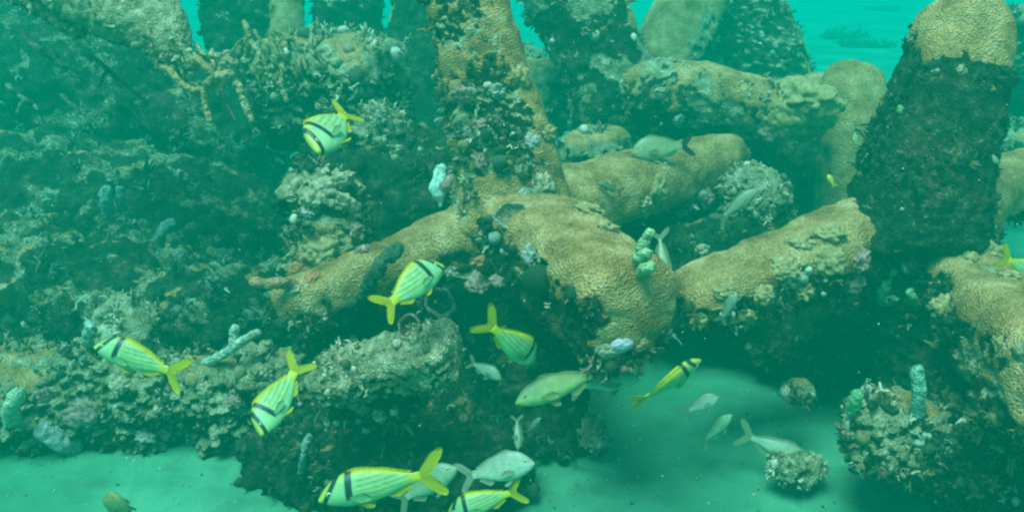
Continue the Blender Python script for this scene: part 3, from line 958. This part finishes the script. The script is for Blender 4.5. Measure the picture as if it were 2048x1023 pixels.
sponge([[(242, 415, 8, 0), (240, 395, 8, -.04), (240, 372, 7, -.05)]], 'dim tube sponge on the left mound, slimmer one of the pair', col=(.22, .34, .26), seed=412)
sponge([[(170, 690, 10, 0), (178, 668, 10, -.04), (184, 645, 9, -.06)]], 'pale tube sponge above the fish on the left end of the log', col=(.38, .46, .32), seed=413)
sponge([[(318, 490, 8, 0), (322, 470, 9, -.05), (332, 452, 9, -.06), (350, 443, 8, -.06)]], 'curled pale sponge in the middle of the left mound', col=(.30, .40, .28), seed=414, open_end=False)
# curly cream branches at the end of the pale leg
sponge([[(310, 128, 4.6, 0), (338, 140, 5.3, -.04), (360, 165, 5.3, -.06), (385, 180, 5.3, -.06), (405, 182, 5.3, -.06), (410, 205, 4.6, -.05), (420, 245, 4.0, -.05)], [(405, 182, 4.6, -.06), (425, 150, 5.3, -.08), (405, 128, 5.9, -.08), (385, 108, 5.3, -.07)]],
       'curly cream branching sponge hanging from the tip of the pale leg', col=(.38, .28, .12), seed=415, open_end=False, name='branching_sponge', knob=.55)
sponge([[(415, 165, 8.6, 0), (440, 155, 9.9, -.06), (465, 148, 8.6, -.07)], [(460, 150, 5.9, -.05), (480, 180, 5.9, -.06), (492, 215, 5.9, -.06), (505, 245, 4.6, -.06)], [(440, 150, 5.9, -.04), (452, 120, 6.6, -.07), (470, 130, 5.9, -.06)], [(420, 110, 5.9, -.05), (440, 112, 5.9, -.06), (462, 104, 5.3, -.06)]],
       'fat cream sponge with drooping arm right of the curly one', col=(.42, .34, .17), seed=416, open_end=False, name='branching_sponge', knob=.55, base=2.85)
sponge([[(490, 110, 5.3, 0), (500, 80, 5.3, -.04), (490, 50, 4.6, -.05)], [(500, 80, 4.6, -.04), (520, 110, 5.3, -.06), (535, 150, 4.6, -.05)], [(520, 110, 5.9, -.06), (515, 130, 7.3, -.07), (525, 150, 5.9, -.06)], [(535, 150, 4.6, -.05), (560, 170, 4.6, -.03), (575, 205, 4.0, -.03)]],
       'ragged cream sponge strands against the left side of the square block', col=(.32, .28, .13), seed=417, open_end=False, name='branching_sponge', knob=.55, base=3.3)
sponge([[(725, 590, 10, 0), (745, 555, 12, -.05), (770, 520, 12, -.06), (800, 492, 10, -.03)]], 'dark green rope sponge lying across the left tan leg', col=(.07, .11, .06), seed=418, open_end=False, name='rope_sponge', knob=.6)


# loose strands hanging over the shaded edge
def strands(spots, depth, label, seed, col):
    r_ = np.random.default_rng(seed)
    c = P(*spots[0][:2], depth)
    t = thing('hanging_sponge', c, label, 'sponge')
    for k, (u, v, ln, du) in enumerate(spots):
        rows, n_ = [], 7
        ph = r_.uniform(0, 6)
        for i in range(n_):
            f = i / (n_ - 1)
            rr = r_.uniform(2.2, 4.6) * (1.15 - .6 * f)
            rows.append((*P(u + du * f + 7 * math.sin(ph + 5 * f), v + ln * f, depth - .05 * math.sin(3 * f) + .02 * r_.normal()), rr / FPX * depth))
        tube('strand', rows, M_SPNG, t, np.array(col) * r_.uniform(.6, 1.15), seed + k, nj=10, ds=.007, knob=.6)
        if k % 2 == 0:
            b = np.array(rows[3][:3]); e = np.array(P(u + du * .5 + r_.uniform(-28, 28), v + ln * r_.uniform(.6, 1.1), depth - .06))
            q_ = rows[3][3]
            tube('strand', [(*b, q_), (*(b * .5 + e * .5 + (0, 0, .01)), q_ * .9), (*e, q_ * .6)], M_GROW, t, np.array(col) * r_.uniform(.5, 1.), seed + 50 + k, nj=10, ds=.007, knob=.6)


strands([(486, 45, 60, 10), (500, 70, 90, 22), (515, 62, 70, 20), (530, 85, 80, 25), (548, 75, 100, 20), (565, 90, 85, 28), (585, 75, 70, 25), (600, 100, 90, 15), (618, 70, 60, 22), (470, 95, 70, 18), (555, 60, 40, 30), (640, 62, 50, -10)], 3.35,
        'ragged olive sponge strands hanging before the left face of the square block', 431, (.28, .25, .11))
strands([(340, 105, 60, 30), (365, 120, 75, 12), (352, 150, 40, 45), (400, 90, 60, 25), (430, 100, 55, -8), (300, 120, 30, 50), (445, 165, 70, 8)], 2.9,
        'thin cream sponge strands tangled under the tip of the pale pillar', 451, (.38, .29, .13))
strands([(40, 60, 60, 60), (90, 95, 70, 80), (170, 110, 60, 90), (220, 140, 70, 70), (20, 170, 60, 60), (130, 190, 80, 60), (260, 200, 70, 40)], 3.3,
        'dim strands of growth trailing down in the shade below the pale pillar', 471, (.14, .19, .12))

# cups: sponges with a round mouth
def cup(u, v, r_px, label, col, rim, seed, axis=(0, -.75, .5), depth=1.1, cat='cup sponge', sx=1.):
    loc, nor = seat(u, v)
    d = np.linalg.norm(loc - (0, 0, CAM_H))
    r = r_px / FPX * d
    t = thing('cup_sponge', loc, label, cat)
    n = np.array(axis, float); n /= np.linalg.norm(n)
    a = np.cross(n, (0, 0, 1.)); a /= np.linalg.norm(a)
    b = np.cross(n, a)
    prof = [(.25, -depth), (.6, -.75 * depth), (.85, -.35 * depth), (.97, 0), (1.0, .12), (.95, .2), (.85, .14), (.78, -.05), (.7, -.35 * depth), (.5, -.6 * depth), (.2, -.7 * depth)]
    prof = catmull(np.array([(x, y, 0) for x, y in prof]), 4)[:, :2]
    th = np.linspace(0, 2 * np.pi, 40, endpoint=False)
    wob = 1 + .10 * np.sin(2 * th + seed) + .05 * np.sin(5 * th + 2 * seed)
    c0_ = loc + n * r * .5
    G = c0_ + r * (prof[:, None, 0:1] * wob[None, :, None] * (np.cos(th)[None, :, None] * a * sx + np.sin(th)[None, :, None] * b) + prof[:, None, 1:2] * n)
    q = G.reshape(-1, 3)
    N = grid_normals(G, np.repeat(c0_[None], len(G), 0)).reshape(-1, 3)
    q = q + N * (r * .07 * fbm(q / r * 3, 2, seed))[:, None]
    G = q.reshape(G.shape)
    V = close_grid(G)
    Q, T = grid_faces(*G.shape[:2])
    k = np.clip(1 - np.abs(prof[:, 1] - .1) / .3, 0, 1)
    C = np.repeat(np.array(col)[None] * (1 - k[:, None]) + np.array(rim)[None] * k[:, None], len(th), 0)
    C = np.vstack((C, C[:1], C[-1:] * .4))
    C = C * (.85 + .3 * fbm(V * 50, 2, seed))[:, None]
    mesh_obj('cup', V, Q, M_SPNG, t, {'Col': np.clip(C, .01, .8)}, tris=T)
    return t


cup(882, 608, 31, 'pink rimmed cup sponge with a dark mouth below the left tan leg', (.30, .27, .24), (.62, .46, .44), 3)
cup(820, 655, 24, 'brownish cup sponge left of the pink rimmed cup, above the stubby block', (.18, .11, .07), (.30, .19, .13), 5)
cup(1020, 432, 27, 'ring mouthed cup sponge at the joint of the middle legs', (.30, .23, .11), (.44, .38, .25), 7, axis=(.05, -.9, .45), depth=.3, sx=1.15)
cup(922, 545, 20, 'small pale cup sponge under the middle joint beside the fish head', (.22, .2, .14), (.46, .42, .32), 9, axis=(.3, -.6, .7), depth=.7, sx=1.3)

# flat pale sponge beside the middle upright leg
def plate_sponge():
    loc = P(876, 372, 3.0)
    t = thing('plate_sponge', loc, 'pale green leaf shaped sponge sticking out left of the middle upright leg', 'sponge')
    rows = [(892, 332, 3.0, 8), (880, 345, 3.0, 12), (874, 365, 2.98, 15), (876, 385, 2.98, 15), (882, 402, 3.0, 9), (880, 412, 3.0, 4)]
    c = np.array([(*P(u, v, d), r / FPX * d, .012) for u, v, d, r in rows])
    G, X = sweep(c, .006, 2.2, (0, -1, .2), (.6, .6), nj=28)
    q = G.reshape(-1, 3)
    q = q + .012 * np.stack((fbm(q * 25, 2, 1), .5 * fbm(q * 18, 2, 2), fbm(q * 25, 2, 3)), 1)
    G = q.reshape(G.shape)
    V = close_grid(G)
    Q, T = grid_faces(*G.shape[:2])
    mesh_obj('blade', V, Q, M_GROW, t, {'Col': np.repeat([(.34, .50, .36)], len(V), 0)}, tris=T)
    rows = [(930, 385, 2.98, 9), (905, 362, 2.97, 12), (895, 372, 2.97, 9), (880, 376, 2.98, 8)]
    tube('stalk', [(*P(u, v, d), r / FPX * d) for u, v, d, r in rows], M_GROW, t, PINKC, 77, knob=.4)


plate_sponge()


# ------------------------------------------------------------------ fish
def lerp(xs_, ys_, x): return np.interp(x, xs_, ys_)


def smooth_profile(pts):
    pts = np.array(pts, float)
    c = catmull(np.c_[pts, np.zeros(len(pts))], 12)[:, :2]
    return c[:, 0], c[:, 1]


TOP = smooth_profile([(0, .0), (.03, .045), (.09, .115), (.18, .19), (.28, .228), (.4, .238), (.55, .21), (.7, .155), (.83, .092), (.92, .062), (1, .06)])
BOT = smooth_profile([(0, -.015), (.03, -.04), (.09, -.075), (.18, -.112), (.3, -.142), (.45, -.152), (.6, -.138), (.72, -.105), (.84, -.068), (.92, -.052), (1, -.052)])
WID = smooth_profile([(0, .012), (.04, .036), (.12, .066), (.25, .09), (.4, .092), (.55, .08), (.7, .055), (.85, .028), (1, .012)])
GTOP = smooth_profile([(0, .0), (.03, .035), (.1, .095), (.2, .15), (.32, .175), (.45, .172), (.6, .145), (.75, .1), (.87, .06), (1, .048)])
GBOT = smooth_profile([(0, -.015), (.03, -.035), (.1, -.07), (.2, -.1), (.32, -.122), (.48, -.128), (.62, -.112), (.75, -.08), (.87, -.05), (1, -.04)])

YEL, YEL2 = np.array((.52, .47, .002)), np.array((.45, .42, .012))


def fish(name, nose, tail, dn, dt, dorsal, label, group, kind='pork', hs=1., bend=0., seed=1, fin_scale=None, col=None, tailcol=None, spread=.31, wide=1.):
    n_, t_ = P(*nose, dn), P(*tail, dt)
    L = float(np.linalg.norm(n_ - t_))
    fx = (n_ - t_) / L
    dz = dorsal[2] if len(dorsal) > 2 else 0
    upv = np.array((dorsal[0], 0, 0)) + (-dorsal[1]) * np.array((0, SP, CP)) + dz * np.array((0, CP, -SP))
    upv = upv - fx * (upv @ fx)
    upv /= np.linalg.norm(upv)
    sy = np.cross(upv, fx)
    cen = (n_ + t_) / 2
    t = thing(name, cen, label, 'fish', group)
    r = np.random.default_rng(seed)
    pork = kind == 'pork'
    tp, bt = (TOP, BOT) if pork else (GTOP, GBOT)

    def world(q):
        """q in fish lengths: x from nose back, y sideways, z up"""
        x, y, z = q[:, 0], q[:, 1], q[:, 2]
        yb = y + bend * (np.maximum(x - .35, 0) ** 2) * 1.0
        return n_ + L * (-x[:, None] * fx + yb[:, None] * sy + z[:, None] * upv * 1.0)

    NTH = 80 if pork else 40
    xs_ = np.concatenate((np.linspace(.004, .12, 18), np.linspace(.132, 1.0, 76)))
    zt, zb, wd = lerp(*tp, xs_) * hs, lerp(*bt, xs_) * hs, lerp(*WID, xs_) * wide
    th = np.linspace(0, 2 * np.pi, NTH, endpoint=False)
    zc, hh = (zt + zb) / 2, (zt - zb) / 2
    sgn = lambda a, e: np.sign(a) * np.abs(a) ** e
    yy = wd[:, None] * sgn(np.cos(th), 1.0)[None]
    zz = zc[:, None] + hh[:, None] * sgn(np.sin(th), 1.0)[None]
    q = np.stack((np.repeat(xs_[:, None], NTH, 1), yy, zz), -1)
    qf = q.reshape(-1, 3)
    x, z = qf[:, 0], qf[:, 2] / hs
    up01 = (qf[:, 2] - np.repeat(zb, NTH)) / np.repeat(zt - zb, NTH)
    if pork:
        base = np.array((.27, .46, .17)) * np.ones((len(x), 1))
        st = np.sin((z + .045 * np.sin(x * 3)) * 2 * np.pi / .055)
        m = sstep(.1, .7, st) * sstep(.36, .42, x) * sstep(.15, .35, up01)
        base = base * (1 - .85 * m[:, None]) + np.array((.24, .23, .02)) * .85 * m[:, None]
        m = sstep(.80, .97, up01) * sstep(.3, .36, x)
        base = base * (1 - m[:, None]) + YEL * m[:, None]
        m = sstep(.8, .97, x)
        base = base * (1 - m[:, None]) + YEL * m[:, None]
        # face: yellow snout and forehead
        dbar1 = (x - .115) - (z - .05) * .62
        m = sstep(.005, -.02, dbar1)
        base = base * (1 - m[:, None]) + np.array((.42, .48, .05)) * m[:, None]
        m = sstep(.72, .95, up01) * sstep(.1, .2, x) * (x < .33)
        base = base * (1 - m[:, None]) + np.array((.38, .46, .05)) * m[:, None]
        b1 = sstep(.033, .021, np.abs(dbar1)) * sstep(-.10, -.05, z)
        db2 = x - (.315 + .09 * (z - .05))
        b2_ = sstep(.040, .027, np.abs(db2)) * sstep(-.085, -.03, z)
        m = np.maximum(b1, b2_)
        base = base * (1 - m[:, None]) + np.array((.010, .013, .014)) * m[:, None]
        fincol = YEL
    else:
        bc = np.array(col if col is not None else (.34, .40, .33)) * (1.25, 1., .72)
        base = bc * np.ones((len(x), 1)) * (.78 + .5 * (1 - up01))[:, None]
        st = np.sin((z * .9 + x * .22) * 2 * np.pi / .038)
        m = sstep(.3, .9, st) * sstep(.22, .3, x) * sstep(.3, .5, up01) * .35
        base = base * (1 - m[:, None]) + np.array((.20, .20, .08)) * m[:, None]
        m = sstep(.006, .0, np.abs(x - .235 - .25 * (z - .02) ** 2 * 8)) * .3 * sstep(.1, .3, up01)
        base = base * (1 - m[:, None]) * 1.
        # mouth line
        m = sstep(.008, .003, np.abs(z + .012 + x * .25)) * (x < .085) * .6
        base = base * (1 - m[:, None])
        fincol = bc * .85
    base = base * (1.08 - .30 * sstep(.45, 1., up01))[:, None]
    C = np.clip(base * (1 + .10 * fbm(np.c_[x * 9, z * 9, np.full(len(x), seed)], 2, seed))[:, None], .005, .75)
    G = world(qf).reshape(len(xs_), NTH, 3)
    V = close_grid(G)
    Q, T = grid_faces(len(xs_), NTH)
    mesh_obj('body', V, Q, M_FISH, t, {'Col': np.vstack((C, C[:1], C[-1:]))}, tris=T)

    def fin(nm, base_pts, out_pts, nu=22, nv=7, th_=.006, col_=fincol, side=None, edge=None):
        """base_pts/out_pts: (k,3) in fish lengths; ruled surface with thickness and fin rays"""
        s = np.linspace(0, 1, nu)
        bp = np.array(base_pts, float); op = np.array(out_pts, float)
        B = np.stack([np.interp(s, np.linspace(0, 1, len(bp)), bp[:, j]) for j in range(3)], 1)
        O = catmull(op, 12)
        O = np.stack([np.interp(s, np.linspace(0, 1, len(O)), O[:, j]) for j in range(3)], 1)
        v = np.linspace(0, 1, nv)
        S = B[:, None] * (1 - v)[None, :, None] + O[:, None] * v[None, :, None]
        nrm = np.cross(np.gradient(S, axis=0), np.gradient(S, axis=1))
        nrm /= np.linalg.norm(nrm, axis=2)[..., None] + 1e-9
        ray = .0016 * np.sin(np.arange(nu) * 2.2)[:, None, None]
        thk = (th_ * (1 - .8 * v))[None, :, None] * .5
        A = (S + nrm * (thk + ray)).reshape(-1, 3)
        Bk = (S + nrm * (-thk + ray)).reshape(-1, 3)
        a = (np.arange(nu - 1)[:, None] * nv + np.arange(nv - 1)[None]).ravel()
        f1 = np.stack((a, a + 1, a + nv + 1, a + nv), 1)
        n0 = nu * nv
        f2 = f1[:, ::-1] + n0
        rim = list(range(nv)) + [i * nv + nv - 1 for i in range(1, nu)] + [(nu - 1) * nv + j for j in range(nv - 2, -1, -1)] + [i * nv for i in range(nu - 2, 0, -1)]
        rim = np.array(rim)
        f3 = np.stack((rim, np.roll(rim, -1), np.roll(rim, -1) + n0, rim + n0), 1)
        cc = np.repeat(np.array(col_)[None], n0, 0) * (.8 + .3 * (np.sin(np.arange(nu) * 2.2) > 0))[:, None].repeat(nv, 0).reshape(n0, 1)
        if edge is not None:
            e_ = sstep(.55, .9, np.tile(v, nu))[:, None]
            cc = cc * (1 - e_) + np.array(edge) * e_
        return mesh_obj(nm, world(np.vstack((A, Bk))), np.vstack((f1, f2, f3)), M_FIN, t, {'Col': np.clip(np.vstack((cc, cc)), .005, .8)})

    zz_t = lambda x_: float(lerp(*tp, x_)) * hs
    zz_b = lambda x_: float(lerp(*bt, x_)) * hs
    fs = fin_scale or (.55 if pork else .9)
    # tail
    sp = spread
    tz0, tz1 = zz_t(1) * .9, zz_b(1) * .9
    if tailcol is not None and kind != 'pork':
        tc, te = tailcol, None
    else:
        tc, te = fincol, None
    fin('tail_fin', [(.985, 0, tz1), (.985, 0, tz0)],
        [(1.12, .01, -sp * .62), (1.20, .01, -sp * .74), (1.23, .011, -sp * .58), (1.16, .012, -sp * .26), (1.10, .012, -.0), (1.17, .012, sp * .26), (1.25, .011, sp * .58), (1.24, .01, sp * .78), (1.13, .01, sp * .66)], nu=30, col_=tc, th_=.012, edge=te)
    # dorsal fin: spiny part then soft part
    xb = np.linspace(.30, .88, 9)
    fin('dorsal_fin', [(a_, 0, zz_t(a_) - .01) for a_ in xb],
        [(.33, 0, zz_t(.3) + .02), (.39, 0, zz_t(.39) + .045 * fs), (.5, 0, zz_t(.5) + .04 * fs), (.6, 0, zz_t(.6) + .032 * fs), (.68, 0, zz_t(.68) + .05 * fs), (.80, 0, zz_t(.8) + .055 * fs), (.93, 0, zz_t(.88) + .025 * fs)], nu=34, nv=5)
    xb = np.linspace(.66, .86, 5)
    fin('anal_fin', [(a_, 0, zz_b(a_) + .01) for a_ in xb],
        [(.70, 0, zz_b(.68) - .05 * fs), (.76, 0, zz_b(.72) - .085 * fs), (.84, 0, zz_b(.8) - .065 * fs), (.92, 0, zz_b(.86) - .025 * fs)], nv=5)
    for s in (1, -1):
        fin('pelvic_fin', [(.36, s * .03, zz_b(.36) + .015), (.41, s * .025, zz_b(.41) + .012)],
            [(.45, s * .06, zz_b(.4) - .07 * fs), (.51, s * .06, zz_b(.45) - .075 * fs), (.53, s * .05, zz_b(.45) - .04 * fs)], nu=12, nv=6)
        yb = float(lerp(*WID, .31)) * wide * .97
        fin('pectoral_fin', [(.31, s * yb, -.02 * hs), (.325, s * yb, -.055 * hs)],
            [(.45, s * (yb + .03), .0), (.52, s * (yb + .035), -.055), (.48, s * (yb + .03), -.085), (.40, s * (yb + .02), -.085)], nu=14, nv=6, th_=.004,
            col_=(.22, .42, .16) if pork else np.array(fincol) * 1.1)
        # eye
        ex, ez, er = .125, .052 * hs, .026
        ztop, zbot = zz_t(ex), zz_b(ex)
        zr = (ez - (ztop + zbot) / 2) / ((ztop - zbot) / 2)
        ey = float(lerp(*WID, ex)) * wide * math.sqrt(max(.1, 1 - zr * zr))
        ph, tt = np.meshgrid(np.linspace(.08, np.pi - .08, 10), np.linspace(0, 2 * np.pi, 16, endpoint=False), indexing='ij')
        E = np.stack((np.sin(ph) * np.cos(tt), np.cos(ph), np.sin(ph) * np.sin(tt)), -1)
        cosb = E[..., 1].ravel() * s
        pts = E.reshape(-1, 3) * er * (1, .55, 1) + (ex, s * (ey - er * .12), ez)
        colr = np.where((cosb > .80)[:, None], (.006, .006, .008), np.where((cosb > .25)[:, None], (.50, .46, .22), (.12, .13, .1)))
        VV = close_grid(world(pts).reshape(10, 16, 3))
        Q, T = grid_faces(10, 16)
        CC = np.vstack((colr, colr[:1] if True else 0, colr[-1:]))
        CC[-2] = colr[0]; CC[-1] = colr[-1]
        mesh_obj('eye', VV, Q, M_EYE, t, {'Col': CC}, tris=T)
    return t


GP = 'yellow fish with two black head bars'
GG = 'plain grey green fish'
fish('porkfish', (632, 305), (692, 224), 2.08, 2.27, (-.75, -.65), 'yellow black barred fish nose down beside the bushy coral head, uppermost of its kind', GP, seed=1, bend=-.15, hs=1.2)
fish('porkfish', (886, 530), (781, 606), 2.2, 2.08, (-.6, -.8), 'yellow black barred fish nosing up at the left tan leg above the pink cup', GP, seed=2, bend=-.1, hs=1.15)
fish('porkfish', (1066, 725), (995, 664), 2.2, 2.06, (.68, -.73, .1), 'yellow black barred fish turning away below the middle joint', GP, seed=3, bend=.25, hs=1.05)
fish('porkfish', (188, 692), (340, 740), 2.25, 2.25, (.25, -1), 'yellow black barred fish swimming left above the left part of the rough log', GP, hs=.92, seed=4, bend=.1)
fish('porkfish', (520, 870), (588, 746), 2.05, 2.18, (-.85, -.4, -.15), 'yellow striped fish with its tail up between the log and the stubby block', GP, seed=5, bend=.1, hs=1.15)
fish('porkfish', (636, 1000), (842, 950), 2.0, 2.02, (.1, -1), 'yellow black barred fish at the bottom, largest and swimming left', GP, hs=.86, seed=6, bend=.05)
fish('porkfish', (893, 1032), (1020, 985), 2.1, 2.1, (.25, -1), 'yellow black barred fish cut by the bottom edge below the silver fish', GP, hs=.92, seed=7)
fish('porkfish', (1402, 718), (1292, 800), 2.15, 2.12, (-.4, -.5, -.9), 'slim looking yellow black barred fish seen from its back, right of the middle leg tip', GP, seed=8, bend=.1, hs=.9)
fish('porkfish', (2098, 566), (2018, 520), 2.45, 2.4, (.5, -.9), 'yellow fish at the right edge, its tail toward the upright leg', GP, seed=9)
fish('grunt', (1030, 806), (1183, 750), 2.2, 2.26, (-.25, -1), 'green grey fish facing left under the middle leg tip', GG, 'grunt', 1., seed=11, col=(.25, .36, .15))
fish('grunt', (1280, 757), (1165, 772), 2.4, 2.42, (0, -1), 'teal grey fish facing right, half hidden behind the green grey one', GG, 'grunt', 1.1, seed=12, col=(.22, .34, .26))
fish('grunt', (1070, 925), (945, 950), 2.08, 2.12, (-.15, -1), 'silvery fish facing right at the bottom, brightest of the plain ones', GG, 'grunt', 1.4, seed=13, col=(.30, .42, .36))
fish('grunt', (915, 934), (812, 994), 2.18, 2.22, (-.4, -1), 'grey fish facing up right behind the largest yellow fish', GG, 'grunt', 1.3, seed=14, col=(.22, .34, .24))
fish('grunt', (1438, 793), (1378, 820), 2.6, 2.62, (-.2, -1), 'small grey fish facing right below the slim yellow fish', GG, 'grunt', 1.5, seed=15, col=(.26, .36, .3))
fish('grunt', (1464, 828), (1412, 878), 2.65, 2.68, (-.6, -1), 'small green fish swimming up right over the sand', GG, 'grunt', 1.1, seed=16, col=(.20, .36, .24))
fish('grunt', (1625, 928), (1502, 874), 2.66, 2.7, (.3, -1), 'pale fish lying along the sand with its head behind the white blotched stone', GG, 'grunt', 1., seed=17, col=(.24, .36, .26))
fish('grunt', (1262, 306), (1364, 292), 3.2, 3.22, (0, -1), 'round backed grey fish with a black tail resting on the tan rear leg', GG, 'grunt', 1.5, seed=18, col=(.22, .27, .15), tailcol=(.02, .025, .015))
fish('grunt', (1194, 366), (1236, 382), 3.0, 3.02, (.2, -1), 'tiny dark fish in front of the tan rear leg', GG, 'grunt', .85, seed=19, col=(.10, .13, .08))
fish('grunt', (1332, 570), (1320, 478), 2.48, 2.5, (1, .1), 'slim grey fish hanging nose down right of the green knobbed sponge', GG, 'grunt', .8, seed=20, col=(.20, .28, .2))
fish('grunt', (1518, 378), (1448, 432), 3.1, 3.12, (-.6, -1), 'pale grey fish in front of the silty mound behind the right reef leg', GG, 'grunt', 1., seed=21, col=(.18, .25, .17))
fish('grunt', (1474, 586), (1446, 634), 2.4, 2.42, (-1, -.6), 'faint teal fish in front of the right reef leg', GG, 'grunt', 1.2, seed=22, col=(.16, .26, .2))
fish('yellow_fish', (1655, 349), (1667, 368), 3.3, 3.3, (.8, -.4), 'tiny bright yellow fish left of the dark right upright leg', None, 'grunt', 1.5, seed=23, col=(.60, .56, .06), tailcol=(.6, .56, .06))
fish('grunt', (1711, 292), (1716, 255), 3.4, 3.42, (-1, 0), 'tiny olive fish hanging nose down against the tan coral column', GG, 'grunt', 1.3, seed=24, col=(.18, .2, .06))
fish('grunt', (1003, 758), (948, 728), 2.6, 2.64, (.4, -1), 'dim teal fish in the shade below the turning yellow fish', GG, 'grunt', 1.3, seed=25, col=(.14, .24, .19))
fish('grunt', (1036, 900), (1034, 842), 2.55, 2.58, (1, 0), 'dim fish hanging nose down above the silvery fish', GG, 'grunt', 1., seed=26, col=(.15, .24, .18))
fish('grunt', (1082, 834), (1056, 862), 2.6, 2.62, (-.7, -.7), 'dim small fish pointing up right beside the nose down one', GG, 'grunt', .9, seed=27, col=(.14, .22, .17))
fish('grunt', (222, 985), (262, 1050), 2.1, 2.2, (-.8, -.3), 'olive striped fish at the bottom left cut by the picture edge', GG, 'grunt', 1.5, seed=28, col=(.22, .26, .11), wide=1.3)

# ------------------------------------------------------------------ bits on the sand, specks in the water
r = np.random.default_rng(77)
cnt = 2400
gx = r.uniform(-2.4, 2.4, cnt); gy = 2.0 + 2.2 * r.random(cnt) ** 1.2
pos = np.stack((gx, gy, sand_height(gx, gy)), 1)
size = np.exp(r.normal(math.log(.0026), .5, cnt))
V, F, C = scatter(pos, np.repeat([(0, 0, 1.)], cnt, 0), np.clip(size, .001, .005), pick_cols(cnt, 'pale', r), np.array(['knob', 'blade', 'twig'])[r.choice(3, cnt, p=(.8, .12, .08))], 5)
o = mesh_obj('shell_gravel', V, None, M_GROW, None, {'Col': C}, tris=F)
tag(o, 'scattered shell grit and pebbles on the sand', 'gravel', kind='stuff')

cnt = 520
pts = []
for _ in range(cnt):
    d = r.uniform(.9, 4.5)
    pts.append(P(r.uniform(-200, 2250), r.uniform(-100, 1100), d))
pos = np.array(pts); pos = pos[pos[:, 2] > .08]
V, F, C = scatter(pos, np.repeat([(0, 0, 1.)], len(pos), 0), r.uniform(.0004, .0011, len(pos)), np.repeat([(.5, .52, .44)], len(pos), 0), np.array(['knob'] * len(pos)), 6)
o = mesh_obj('drifting_specks', V, None, M_GROW, None, {'Col': C}, tris=F)
tag(o, 'fine pale specks drifting in the water', 'specks', kind='stuff')

# far low rubble on the open sand
for i, (u, v, lab) in enumerate([(1690, 72, 'faint dark rubble patch far off on the open sand'), (1765, 20, 'faintest farthest rubble patch on the open sand at the top'), (1735, 90, 'faint low rubble patch right beside the far dark patch')]):
    d = ground_d(v)
    c = P(u, v, d)
    t = thing('rubble_patch', (c[0], c[1], 0), lab, 'rubble patch')
    row = np.array([[c[0] - .4, c[1], -.03, .2, .05], [c[0], c[1], -.03, .25, .06], [c[0] + .4, c[1] + .1, -.03, .18, .05]])
    reef_body('rubble', row, t, 9, 2.2, (0, 0, 1), (1, 1), coral=((0, 0, 1), -1.2), seed=700 + i, grow=.25, growsize=2.5, palette='dark')

# ------------------------------------------------------------------ the water itself: one even volume round everything
hm = bpy.data.materials.new('sea_water')
hm.use_nodes = True
hn = hm.node_tree
hn.nodes.clear()
ho = hn.nodes.new('ShaderNodeOutputMaterial')
pv = hn.nodes.new('ShaderNodeVolumePrincipled')
pv.inputs['Color'].default_value = (.0, .176, .096, 1)
pv.inputs['Absorption Color'].default_value = (.0, .647, .7225, 1)
pv.inputs['Density'].default_value = .26
pv.inputs['Anisotropy'].default_value = .0
hn.links.new(pv.outputs[0], ho.inputs['Volume'])
x0, x1, y0, y1, z0, z1 = -64, 64, -28, 79, -1.4, 2.6
V = [(x, y, z) for z in (z0, z1) for y in (y0, y1) for x in (x0, x1)]
F = [(0, 2, 3, 1), (4, 5, 7, 6), (0, 1, 5, 4), (2, 6, 7, 3), (0, 4, 6, 2), (1, 3, 7, 5)]
hz_o = mesh_obj('haze', V, F, hm, smooth=False)
tag(hz_o, 'green blue sea water filling the scene', None, kind='stuff')
